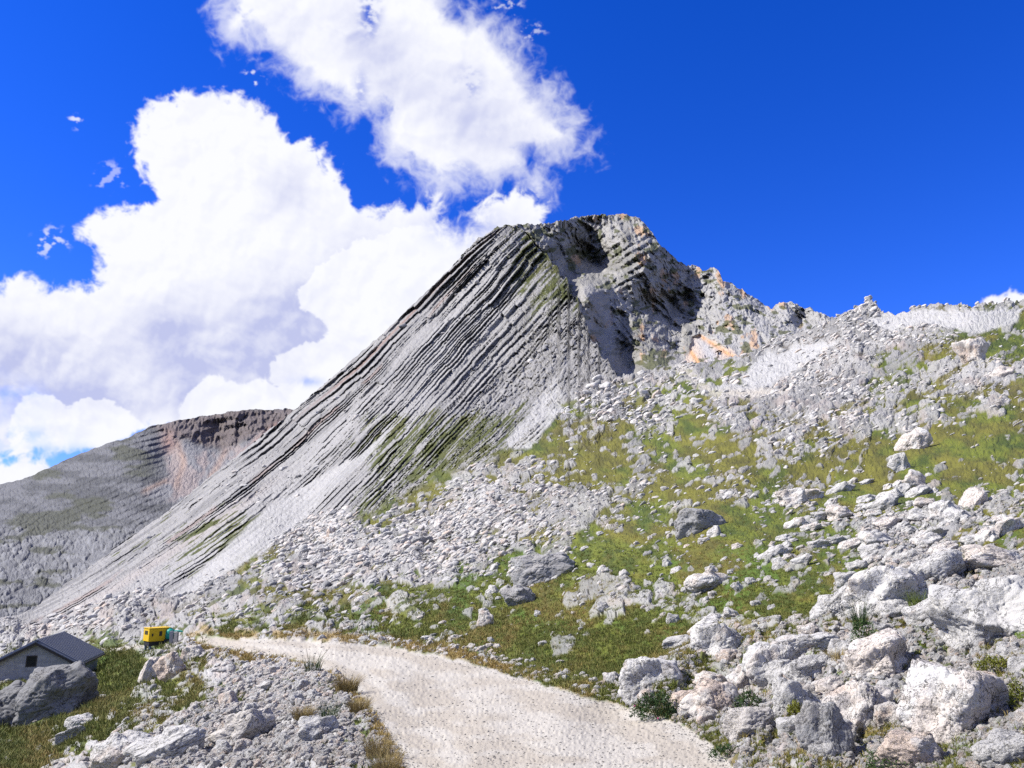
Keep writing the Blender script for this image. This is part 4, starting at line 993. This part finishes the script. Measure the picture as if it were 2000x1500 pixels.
# grass
def blades(n, spread, hgt, width, lean, seed, seg=3, taper=True):
    g = np.random.default_rng(seed); V = []; Fc = []
    for b in range(n):
        a = g.uniform(0, 6.283); r = spread * math.sqrt(g.random()); x, y = r * math.cos(a), r * math.sin(a)
        h = hgt * g.uniform(.55, 1.1); ln = lean * g.uniform(.2, 1.2); az = a + g.normal(0, .7); wd = width * g.uniform(.7, 1.2); fa = g.uniform(0, 3.14)
        base = len(V)
        for s in range(seg + 1):
            t = s / seg; cx = x + math.cos(az) * ln * t * t; cy = y + math.sin(az) * ln * t * t; cz = h * (t - .18 * t * t * ln / max(hgt, .01))
            ww = wd * (1 - t * .95) * .5
            V += [(cx - math.cos(fa) * ww, cy - math.sin(fa) * ww, cz), (cx + math.cos(fa) * ww, cy + math.sin(fa) * ww, cz)]
        for s in range(seg):
            k = base + 2 * s; Fc.append((k, k + 1, k + 3, k + 2))
    return np.array(V, float), np.array(Fc)
def tuft_mesh(name, mat, *a, **k):
    v, f = blades(*a, **k); return np_mesh(name, v, f, False, None, mat)
tufts = [tuft_mesh('tuft', M_LEAF, 16, .42, .8, .10, .5, 400 + i) for i in range(5)]
w = VC * (VPY < .5) * (VPA < -1) * (VR > 930) * np.clip((VR - 900) / 250, .2, 1.3) + .8 * np.exp(-((VPA + 9) / 7) ** 2) * (VR > 1240) * (VX < 1250)
i = pick(60000, w); n = len(i); u = VD[i] / F_PX
size = (5 + 10 * RR.random(n) ** 1.6) * np.clip((VR[i] - 800) / 450, .5, 1.4)
edge = np.exp(-((VPA[i] + 8) / 11) ** 2) * (VR[i] > 1240) * (VX[i] < 1000)
tint = np.clip(.15 + .75 * VB[i] * RR.random(n) + edge * .9 + RR.normal(0, .12, n), 0, 1)
s_ = size * u
instancer('grass', VP[i] - np.stack([0 * u, 0 * u, 1.0 * u], 1), np.stack([RR.normal(0, .15, n), RR.normal(0, .15, n), RR.uniform(0, 6.28, n)], 1), np.stack([s_, s_, s_ * RR.uniform(.5, 1.0, n)], 1), tint, RR.integers(0, 5, n), tufts, 'short green and straw coloured alpine grass of the meadow', 'grass')

# ------------------------------------------------------------------ hut, generator, tank, fence, shrine, hikers, plants
def empty(name, loc, rz=0.0):
    o = bpy.data.objects.new(name, None); o.location = loc; o.rotation_euler = (0, 0, rz); o.empty_display_size = .2
    return link(o)

class MB:
    def __init__(self): self.v = []; self.f = []
    def box(self, x0, x1, y0, y1, z0, z1, M=None):
        b = len(self.v); P = [(x, y, z) for z in (z0, z1) for y in (y0, y1) for x in (x0, x1)]
        if M is not None: P = [tuple(M @ Vector(p)) for p in P]
        self.v += P; self.f += [tuple(b + i for i in q) for q in ((0, 2, 3, 1), (4, 5, 7, 6), (0, 1, 5, 4), (2, 6, 7, 3), (0, 4, 6, 2), (1, 3, 7, 5))]; return self
    def poly_prism(self, pts, y0, y1):
        b = len(self.v); n = len(pts); self.v += [(x, y0, z) for x, z in pts] + [(x, y1, z) for x, z in pts]
        self.f += [tuple(range(b, b + n)), tuple(range(b + 2 * n - 1, b + n - 1, -1))] + [(b + i, b + n + i, b + n + (i + 1) % n, b + (i + 1) % n) for i in range(n)]; return self
    def tube(self, pts, rad, n=10):
        pts = [Vector(p) for p in pts]; rad = rad if isinstance(rad, (list, tuple)) else [rad] * len(pts); b = len(self.v)
        for i, p in enumerate(pts):
            d = (pts[min(i + 1, len(pts) - 1)] - pts[max(i - 1, 0)]).normalized(); a = d.orthogonal().normalized(); c = d.cross(a)
            self.v += [tuple(p + (a * math.cos(6.2832 * k / n) + c * math.sin(6.2832 * k / n)) * rad[i]) for k in range(n)]
        for i in range(len(pts) - 1):
            for k in range(n): self.f.append((b + i * n + k, b + i * n + (k + 1) % n, b + (i + 1) * n + (k + 1) % n, b + (i + 1) * n + k))
        self.f += [tuple(b + k for k in range(n))[::-1], tuple(b + (len(pts) - 1) * n + k for k in range(n))]; return self
    def build(self, name, mat, parent=None, bevel=0.0, smooth=False):
        me = bpy.data.meshes.new(name); me.from_pydata(self.v, [], self.f); me.update(); bm = bmesh.new(); bm.from_mesh(me); bmesh.ops.recalc_face_normals(bm, faces=bm.faces)
        if bevel: bmesh.ops.bevel(bm, geom=bm.edges[:], offset=bevel, segments=2, affect='EDGES', clamp_overlap=True)
        bm.to_mesh(me); bm.free(); me.materials.append(mat)
        if smooth: me.polygons.foreach_set('use_smooth', [True] * len(me.polygons))
        return link(bpy.data.objects.new(name, me), parent)

def masonry():
    m, t, b = mat_new('grey_masonry')
    tc = t.node('ShaderNodeTexCoord').outputs['Object']; sp = t.node('ShaderNodeSeparateXYZ', ins={0: tc})
    v = t.node('ShaderNodeCombineXYZ', ins={0: t.math('ADD', sp.outputs[0], sp.outputs[1]), 1: sp.outputs[2], 2: 0.0}).outputs[0]
    br = t.node('ShaderNodeTexBrick', ins={'Vector': v, 'Color1': (.25, .25, .26, 1), 'Color2': (.34, .335, .33, 1), 'Mortar': (.40, .39, .38, 1), 'Scale': 1.0, 'Mortar Size': .018, 'Brick Width': .5, 'Row Height': .2})
    n = t.noise(tc, 3, 5); k = t.math('ADD', .7, t.math('MULTIPLY', n, .6))
    t.l.new(t.mixc(1.0, br.outputs[0], t.node('ShaderNodeCombineXYZ', ins={0: k, 1: k, 2: k}).outputs[0], 'MULTIPLY'), b.inputs['Base Color'])
    bp = t.node('ShaderNodeBump', ins={'Strength': .8, 'Distance': .03, 'Height': t.math('SUBTRACT', n, br.outputs['Fac'])}); t.l.new(bp.outputs[0], b.inputs['Normal'])
    return m
M_WALL = masonry(); M_ROOF = plain_mat('grey_sheet_metal', (.19, .21, .27), .45, .12, 2, .002, .3); M_TRIM = plain_mat('dark_timber', (.07, .06, .055), .8)
M_GLASS = plain_mat('dark_window_glass', (.02, .022, .026), .15, .1); M_YEL = plain_mat('yellow_paint', (.80, .52, .01), .5, .08, 3); M_DARK = plain_mat('black_steel', (.03, .03, .032), .6)
M_TEAL = plain_mat('teal_plastic', (.02, .36, .29), .5, .1); M_CONC = plain_mat('pale_concrete', (.42, .42, .43), .9, .15, 8); M_PLK = plain_mat('grey_weathered_boards', (.13, .13, .14), .9, .4, 9)
M_PIPE = plain_mat('white_plastic', (.6, .6, .62), .5, .1); M_STEEL = plain_mat('blue_grey_steel', (.10, .15, .20), .5, .2); M_WOOD = plain_mat('brown_shrine_wood', (.085, .04, .028), .85, .3)
M_SKIN = plain_mat('skin', (.45, .27, .19), .7, .05); M_NAVY = plain_mat('navy_cloth', (.012, .018, .13), .9, .1); M_GREYC = plain_mat('grey_cloth', (.10, .11, .14), .9, .1); M_HAIR = plain_mat('dark_hair', (.03, .02, .015), .9)
M_REDC = plain_mat('dark_red_cloth', (.12, .03, .03), .9, .1); M_BLKC = plain_mat('black_cloth', (.02, .02, .024), .9, .1)

# --- hut: gable apex towards the camera, ridge running away
K = 1.2
axx, axz = ray(70, 1253)
apex = Vector((float(axx) * 50 * K, 50 * K, float(axz) * 50 * K)); HW, HL = 2.67 * K, 6.3 * K; drop = 1.43 * K
hut = empty('stone_hut', (apex.x, apex.y, apex.z - 4.6), math.atan2(.265, .964))
tag(hut, 'grey stone hut with ribbed metal gable roof behind the domed boulder', 'hut')
H0 = 4.6; oh = .32 * K; wx_ = HW - .30 * K; sl = drop / HW
wz = H0 - .14 - sl * wx_
m = MB(); m.poly_prism([(-wx_, -4), (wx_, -4), (wx_, wz), (0, H0 - .14), (-wx_, wz)], oh, HL - oh); m.build('wall', M_WALL, hut)
for sgn in (-1, 1):
    m = MB(); n = 64; L0, L1 = 0.0, HL
    xs = [0.0 + sgn * .02, sgn * HW]
    y = L0; v = []; 
    prof = []
    step = (L1 - L0) / 17
    for i_ in range(17):
        y0 = L0 + i_ * step; prof += [(y0, 0), (y0 + .50 * step, 0), (y0 + .55 * step, .13), (y0 + .90 * step, .13)]
    prof.append((L1, 0)); b0 = len(m.v)
    for (yy, zz) in prof:
        m.v += [(xs[0], yy, H0 + zz), (xs[1], yy, H0 - drop + zz), (xs[0], yy, H0 - .07), (xs[1], yy, H0 - drop - .07)]
    for i_ in range(len(prof) - 1):
        a = b0 + 4 * i_; c = a + 4; m.f += [(a, a + 1, c + 1, c), (a + 2, c + 2, c + 3, a + 3), (a + 1, a + 3, c + 3, c + 1), (a, c, c + 2, a + 2)]
    e_ = b0 + 4 * (len(prof) - 1); m.f += [(b0, b0 + 2, b0 + 3, b0 + 1), (e_, e_ + 1, e_ + 3, e_ + 2)]
    m.build('roof', M_ROOF, hut)
    # verge board and rafters under the overhang
    m = MB(); m.poly_prism([(sgn * .01, H0 - .072), (sgn * HW, H0 - drop - .072), (sgn * HW, H0 - drop - .25), (sgn * .01, H0 - .25)], .02, .06); m.build('verge_board', M_TRIM, hut)
MB().tube([(0, -.01, H0 + .05), (0, HL + .01, H0 + .05)], .09).build('ridge_cap', M_ROOF, hut)
m = MB(); m.tube([(HW + .05, .0, H0 - drop - .06), (HW + .05, HL, H0 - drop - .06)], .06); m.build('gutter', M_TRIM, hut)
def opening(x, z, w_, h_, nm):
    y_ = oh
    m = MB(); tck = .07
    for q in ((x - w_ / 2 - tck, x - w_ / 2, z, z + h_), (x + w_ / 2, x + w_ / 2 + tck, z, z + h_), (x - w_ / 2 - tck, x + w_ / 2 + tck, z + h_, z + h_ + tck), (x - w_ / 2 - tck, x + w_ / 2 + tck, z - tck, z)):
        m.box(q[0], q[1], y_ - .035, y_ - .003, q[2], q[3])
    fr = m.build(nm, M_TRIM if nm == 'window' else M_TRIM, hut)
    MB().box(x - w_ / 2 + .002, x + w_ / 2 - .002, y_ - .022, y_ - .004, z + .002, z + h_ - .002).build('pane' if nm == 'window' else 'door_leaf', M_GLASS if nm == 'window' else M_TRIM, fr)
opening(-.22, H0 - 1.75, .58, .66, 'window')
opening(-1.45, H0 - 4.7, .95, 1.55, 'door')
opening(-2.55, H0 - 3.9, .5, .6, 'window')
opening(1.6, H0 - 3.6, .5, .6, 'window')

def stand(px, row, D0):
    """foot point and size factor: on the ground seen there, a little nearer than it"""
    D = min(D0, at(px, row).y - .35); x, z = ray(px, row)
    return Vector((float(x) * D, D, float(z) * D)), D / D0
# --- yellow generator
gp = at(306, 1266); gD = 64.0
gx, gz = ray(304, 1263)
g0, gk = stand(304, 1263, 64.0)
gen = empty('generator', g0, R(45)); gen.scale = (gk,) * 3; tag(gen, 'yellow box-shaped generator cabinet on a dark base beside the side track', 'generator')
MB().box(-.82, .82, -.6, .6, .45, 1.42).build('cabinet', M_YEL, gen, .03)
MB().box(-.86, .86, -.64, .64, 1.423, 1.47).build('lid', M_YEL, gen, .015)
MB().box(-.74, .74, -.52, .52, .12, .447).build('base_frame', M_DARK, gen, .01)
for sx in (-.6, .6): 
    for sy in (-.45, .45): MB().box(sx - .07, sx + .07, sy - .07, sy + .07, -.5, .118).build('leg', M_STEEL, gen)
MB().box(-.05, .16, -.625, -.602, .85, 1.2).build('control_panel', M_DARK, gen)
MB().box(-.62, -.5, -.625, -.602, .85, 1.05).build('door_latch', M_DARK, gen)
MB().box(.42, .56, -.625, -.602, .78, .92).build('socket_cover', M_DARK, gen)
m = MB()
for k in range(6): m.box(-.845, -.822, -.30, .30, .98 + k * .05, 1.005 + k * .05)
m.build('air_grille', M_DARK, gen)
MB().tube([(-.45, .2, 1.47), (-.45, .2, 1.6), (-.52, .2, 1.66)], .04).build('exhaust_pipe', M_DARK, gen)
# --- ribbed white container between generator and tank
cx_, cz_ = ray(318, 1252); c0, ck = stand(318, 1252, 63.0)
rc = empty('plastic_drum', c0, R(20)); rc.scale = (ck,) * 3; tag(rc, 'white ribbed plastic drum between the yellow generator and the teal tank', 'drum')
rr_ = []; pp = []
for k in range(17): pp.append((0, 0, .02 + k * .045)); rr_.append(.26 + (.02 if k % 2 else 0))
MB().tube(pp, rr_, 18).build('drum_body', M_PIPE, rc); MB().tube([(0, 0, .741), (0, 0, .79)], .24, 18).build('drum_lid', M_DARK, rc)
# --- teal tank
tx_, tz_ = ray(331, 1252); t0, tk_ = stand(331, 1252, 62.5)
tk = empty('water_tank', t0, 0); tk.scale = (tk_,) * 3; tag(tk, 'teal plastic water tank with a side spout behind the fence post', 'tank')
MB().tube([(0, 0, .15), (0, 0, .2), (0, 0, .75), (0, 0, .86), (0, 0, .92)], [.22, .33, .33, .26, .1], 20).build('tank_body', M_TEAL, tk, smooth=True)
MB().tube([(0, 0, .922), (0, 0, .98)], .12, 14).build('tank_cap', M_TEAL, tk)
MB().tube([(.28, 0, .72), (.7, .0, .74), (.95, 0, .70)], [.09, .07, .06]).build('spout', M_TEAL, tk)
MB().box(-.3, .3, -.3, .3, -.4, .148).build('tank_stand', M_DARK, tk)
# --- low board fence and its concrete post
fx, fz = ray(334, 1257); f0, fk = stand(334, 1257, 57.0)
f1, fk1 = stand(372, 1251, 57.0); f0.z += .12; f1.z += .12
po = MB().box(-.12, .12, -.1, .1, -.4, .72).build('concrete_post', M_CONC, None, .02); po.location = f0; po.rotation_euler = (0, R(-3), .3); po.scale = (fk,) * 3
tag(po, 'pale concrete post at the left end of the low board fence', 'post')
fe = empty('board_fence', (f0.x + .16 * fk, f0.y, f0.z), math.atan2(f1.y - f0.y, f1.x - f0.x)); fe.scale = (fk,) * 3; fe.rotation_euler[1] = -math.atan2(f1.z - f0.z, (f1 - f0).xy.length) * .8; tag(fe, 'low grey board fence with a pale top rail at the path bend', 'fence')
m = MB()
for k in range(13): m.box(k * .115, k * .115 + .095, -.012, .012, -.3, .60 + .02 * math.sin(k * 2.1))
m.build('boards', M_PLK, fe)
MB().box(-.02, 1.55, -.045, .045, .625, .675).build('top_rail', M_CONC, fe)
for k in (0, .75, 1.48): MB().box(k, k + .07, .015, .08, -.5, .622).build('fence_post', M_PLK, fe)

# --- wayside shrine on the saddle
def on_top(cx, k=3):
    j = int(np.argmin(np.abs(LAND['cols'] - cx))); q = LAND['P'][LAND['nb'] + k, j - 3:j + 4]
    return Vector((float(q[3, 0]), float(q[3, 1]), float(q[:, 2].max())))
sp_ = on_top(1406); shr = empty('wayside_shrine', (sp_.x, sp_.y, sp_.z - .1), R(-12)); tag(shr, 'small dark wooden wayside shrine with a gable roof on the saddle', 'shrine')
u_ = sp_.y / F_PX
m = MB(); m.tube([(-.5, 0, -.6), (-.35, 0, 1.0 * 13 * u_)], .20, 8); m.build('post', M_WOOD, shr)
MB().box(-.35, -.05, -.1, .1, 5.2 * u_, 10.8 * u_).build('figure', M_WOOD, shr)
MB().box(.7, 1.0, -.12, .12, 4.4 * u_, 10.5 * u_).build('side_board', M_WOOD, shr)
MB().box(-.04, .68, .05, .12, 4.2 * u_, 10.0 * u_).build('back_panel', M_PIPE, shr)
MB().poly_prism([(-1.45, 10.2 * u_), (-.1, 13.4 * u_), (1.35, 11.4 * u_), (1.35, 10.6 * u_), (-.1, 12.3 * u_), (-1.35, 9.4 * u_)], -.7, .7).build('roof', M_WOOD, shr)

# --- hikers
def skinned(name, joints, edges, rad, mat, parent):
    me = bpy.data.meshes.new(name); me.from_pydata(joints, edges, []); o = link(bpy.data.objects.new(name, me), parent)
    md = o.modifiers.new('skin', 'SKIN'); me.skin_vertices.new() if not me.skin_vertices else None
    for k, r_ in enumerate(rad): me.skin_vertices[0].data[k].radius = (r_, r_ * .8)
    me.skin_vertices[0].data[0].use_root = True
    ss = o.modifiers.new('sub', 'SUBSURF'); ss.levels = 1; ss.render_levels = 1
    me.materials.append(mat); return o
def hiker(loc, rz, label, top, legs, group=None, pack=None, stride=.22):
    p = empty('person', loc, rz); tag(p, label, 'person', group)
    J = [(0, 0, .95), (0, 0, 1.18), (0, 0, 1.42), (0, 0, 1.52), (0, -.01, 1.62), (0, -.01, 1.74), (.09, 0, .93), (.11, -stride * .5, .50), (.11, -stride * .6, .08), (.11, -stride * .6 - .14, .03), (-.09, 0, .93), (-.11, stride * .3, .50), (-.11, stride, .08), (-.11, stride - .14, .03),
         (.19, 0, 1.40), (.25, .02, 1.13), (.24, -.10, .90), (.24, -.13, .82), (-.19, 0, 1.40), (-.25, .02, 1.13), (-.24, -.12, .92), (-.24, -.15, .84)]
    E = [(0, 1), (1, 2), (2, 3), (3, 4), (4, 5), (0, 6), (6, 7), (7, 8), (8, 9), (0, 10), (10, 11), (11, 12), (12, 13), (2, 14), (14, 15), (15, 16), (16, 17), (2, 18), (18, 19), (19, 20), (20, 21)]
    Rr = [.14, .13, .14, .06, .095, .08, .09, .065, .045, .035, .09, .065, .045, .035, .06, .045, .035, .03, .06, .045, .035, .03]
    body = skinned('body', J, E, Rr, M_SKIN, p)
    idx = [0, 1, 2, 14, 15, 16, 18, 19, 20]; mp = {a: b for b, a in enumerate(idx)}
    skinned('jacket', [J[a] for a in idx], [(mp[a], mp[b]) for a, b in E if a in mp and b in mp], [Rr[a] + .025 for a in idx], top, p)
    idx2 = [0, 6, 7, 8, 10, 11, 12]; mp2 = {a: b for b, a in enumerate(idx2)}
    skinned('trousers', [J[a] for a in idx2], [(mp2[a], mp2[b]) for a, b in E if a in mp2 and b in mp2], [Rr[a] + .022 for a in idx2], legs, p)
    v, f = ico(3); v = v * np.array([.10, .11, .09]) + np.array([0, .015, 1.71]); link(bpy.data.objects.new('hair', np_mesh('hair', v, f, True, None, M_HAIR)), p)
    if pack: MB().box(-.15, .15, .13, .32, 1.05, 1.48).build('backpack', pack, p, .04)
    return p
a_ = on_top(1378, 1); a_.z += .95; hiker((a_.x, a_.y, a_.z), R(20), 'hiker in navy blue on the saddle left of the wooden shrine', M_NAVY, M_NAVY, pack=M_NAVY)
a_ = at(1393, 727); hiker((a_.x, a_.y, a_.z + .25), R(190), 'hiker in grey clothes walking on the path below the shrine', M_GREYC, M_GREYC, pack=M_BLKC)
for (cx, rot_, mt, lab, dy) in ((992, 30, M_GREYC, 'leftmost of the three tiny hikers on the pyramid summit', 0), (995.6, 120, M_BLKC, 'middle one of the three tiny hikers on the pyramid summit', .5), (1001, -40, M_REDC, 'rightmost of the three tiny hikers on the pyramid summit, standing apart', 0)):
    j = int(np.argmin(np.abs(LAND['cols'] - cx))); q = LAND['P'][LAND['nb'] + 1, j]
    hiker((float(q[0]), float(q[1]) + dy, float(q[2]) - .1), R(rot_), lab, mt, M_BLKC)

# --- plants one can point at
M_SHRUB = leaf_mat('dark_green_leaves', (.02, .05, .012), (.06, .115, .02)); M_MOSS = leaf_mat('yellow_green_cushion', (.10, .13, .012), (.26, .25, .03)); M_STRAW = leaf_mat('dry_straw', (.26, .19, .07), (.46, .36, .16)); M_PINK = plain_mat('pink_petals', (.5, .05, .22), .7); M_STEM = plain_mat('dry_stems', (.16, .12, .07), .9)
def leafy(name, cx, foot, wpx, hpx, mat, label, seed, n=900, flowers=0, group=None, blade=False, cat='plant'):
    p = at(cx, foot); u = p.y / F_PX * 1.02; W_, H_ = wpx * u / 2, hpx * u
    g = np.random.default_rng(seed); root = empty(name, p); tag(root, label, cat, group)
    if blade:
        v, f = blades(n, W_ * .55, H_, max(.9 * u, .004), W_ * .8, seed, 4)
        link(bpy.data.objects.new('blades', np_mesh('blades', v, f, False, None, mat)), root); return root
    d = g.normal(size=(n, 3)); d[:, 2] = np.abs(d[:, 2]); d /= np.linalg.norm(d, axis=1, keepdims=True)
    r = g.uniform(.35, 1.0, n) ** .5 * (.72 + .5 * vnoise3(d * 2.4 + seed, 5))
    c = d * r[:, None] * np.array([W_, W_ * .8, H_]); a = g.normal(size=(n, 3)) + d * 1.2; a /= np.linalg.norm(a, axis=1, keepdims=True)
    b = np.cross(a, g.normal(size=(n, 3))); b /= np.linalg.norm(b, axis=1, keepdims=True); L_ = (1.3 + 2.6 * g.random(n)) * u; B_ = L_ * .3
    v = np.stack([c - a * L_[:, None], c + b * B_[:, None], c + a * L_[:, None], c - b * B_[:, None]], 1).reshape(-1, 3); f = np.arange(4 * n).reshape(n, 4)
    link(bpy.data.objects.new('leaves', np_mesh('leaves', v, f, False, None, mat)), root)
    m = MB()
    for k in range(7):
        t_ = g.uniform(0, 6.28); m.tube([(0, 0, -.02), (math.cos(t_) * W_ * .3, math.sin(t_) * W_ * .3, H_ * .5), (math.cos(t_) * W_ * .6, math.sin(t_) * W_ * .5, H_ * .8)], [.6 * u, .4 * u, .2 * u], 5)
    m.build('stems', M_STEM, root)
    for k in range(flowers):
        vv, ff = ico(1); q = d[k * 7] * np.array([W_, W_ * .8, H_]) * .98
        link(bpy.data.objects.new('flower', np_mesh('flower', vv * 1.6 * u + q, ff, True, None, M_PINK)), root)
    return root
leafy('green_clump', 1283, 1402, 84, 50, M_SHRUB, 'dark green leafy clump with pink flowers at the edge of the gravel path', 1, 2200, 4)
leafy('green_clump', 1748, 1506, 110, 44, M_SHRUB, 'dark green leafy clump at the bottom edge between the pale rocks', 2, 2000)
leafy('green_clump', 1556, 1408, 44, 32, M_MOSS, 'bright green round clump in a gap of the right bank', 3, 900)
leafy('green_clump', 1464, 1384, 60, 34, M_SHRUB, 'dark feathery clump on the bank above the cream boulder', 4, 900)
leafy('green_clump', 1692, 1274, 60, 60, M_SHRUB, 'leafy clump growing left of the cracked white boulder', 5, 1200)
leafy('moss_cushion', 1946, 1312, 66, 26, M_MOSS, 'yellow green moss cushion between the two largest right boulders', 6, 1100)
leafy('moss_cushion', 1992, 1378, 34, 48, M_MOSS, 'yellow green cushion cut by the right edge of the picture', 7, 800)
leafy('moss_cushion', 1850, 1330, 16, 10, M_MOSS, 'tiny moss spot on the big smooth pale boulder', 8, 160)
leafy('green_clump', 1806, 1386, 40, 30, M_SHRUB, 'bluish green clump left of the big smooth pale boulder', 9, 500)
leafy('green_clump', 1420, 1478, 70, 22, M_SHRUB, 'low clump at the foot of the bank where the gravel begins', 10, 600)
leafy('grass_tussock', 610, 1316, 52, 42, M_SHRUB, 'dark tussock with tall dry stems on the left edge of the path', 11, 90, blade=True)
leafy('grass_tussock', 640, 1408, 56, 40, M_SHRUB, 'dark grass tussock in the rubble left of the path', 12, 110, blade=True)
leafy('grass_tussock', 1680, 1232, 46, 62, M_SHRUB, 'tall dark tussock beside the rounded white block', 13, 160, blade=True)
leafy('grass_tussock', 1890, 1108, 60, 34, M_LEAF, 'green tussock on the ledge above the fissured outcrop', 14, 160, blade=True)
leafy('grass_tussock', 1800, 1186, 70, 34, M_LEAF, 'wide green tussock right of the fissured outcrop', 15, 200, blade=True)
leafy('grass_tussock', 1638, 1290, 56, 26, M_STRAW, 'brown dry tussock on the tilted white boulder', 16, 170, blade=True)
for k, (cx, ft, w_, h_, lab) in enumerate([(676, 1352, 70, 34, 'straw coloured grass clump at the inner bend of the path, uppermost of the dry clumps'), (700, 1392, 60, 26, 'green and straw grass clump below the uppermost dry clump'), (738, 1478, 76, 44, 'tall straw grass clump at the left path edge near the bottom'),
        (756, 1508, 80, 40, 'lowest straw grass clump cut by the bottom edge beside the path'), (590, 1404, 60, 26, 'ochre grass clump inside the rubble bank')]):
    leafy('grass_tussock', cx, ft, w_, h_, M_STRAW, lab, 30 + k, 420, blade=True)
ts = at(606, 1312); u_ = ts.y / F_PX; st_ = empty('dry_stalks', ts); tag(st_, 'thin bare dry stalks rising out of the dark tussock by the path', 'stalks')
for k, (dx_, hh) in enumerate(((-10, 40), (4, 28), (16, 30), (30, 42), (22, 22))):
    MB().tube([(dx_ * .2 * u_, 0, 0), (dx_ * .6 * u_, 0, hh * .55 * u_), (dx_ * 1.1 * u_, .02, hh * u_)], [.5 * u_, .4 * u_, .25 * u_], 5).build('stalk', M_STEM, st_)
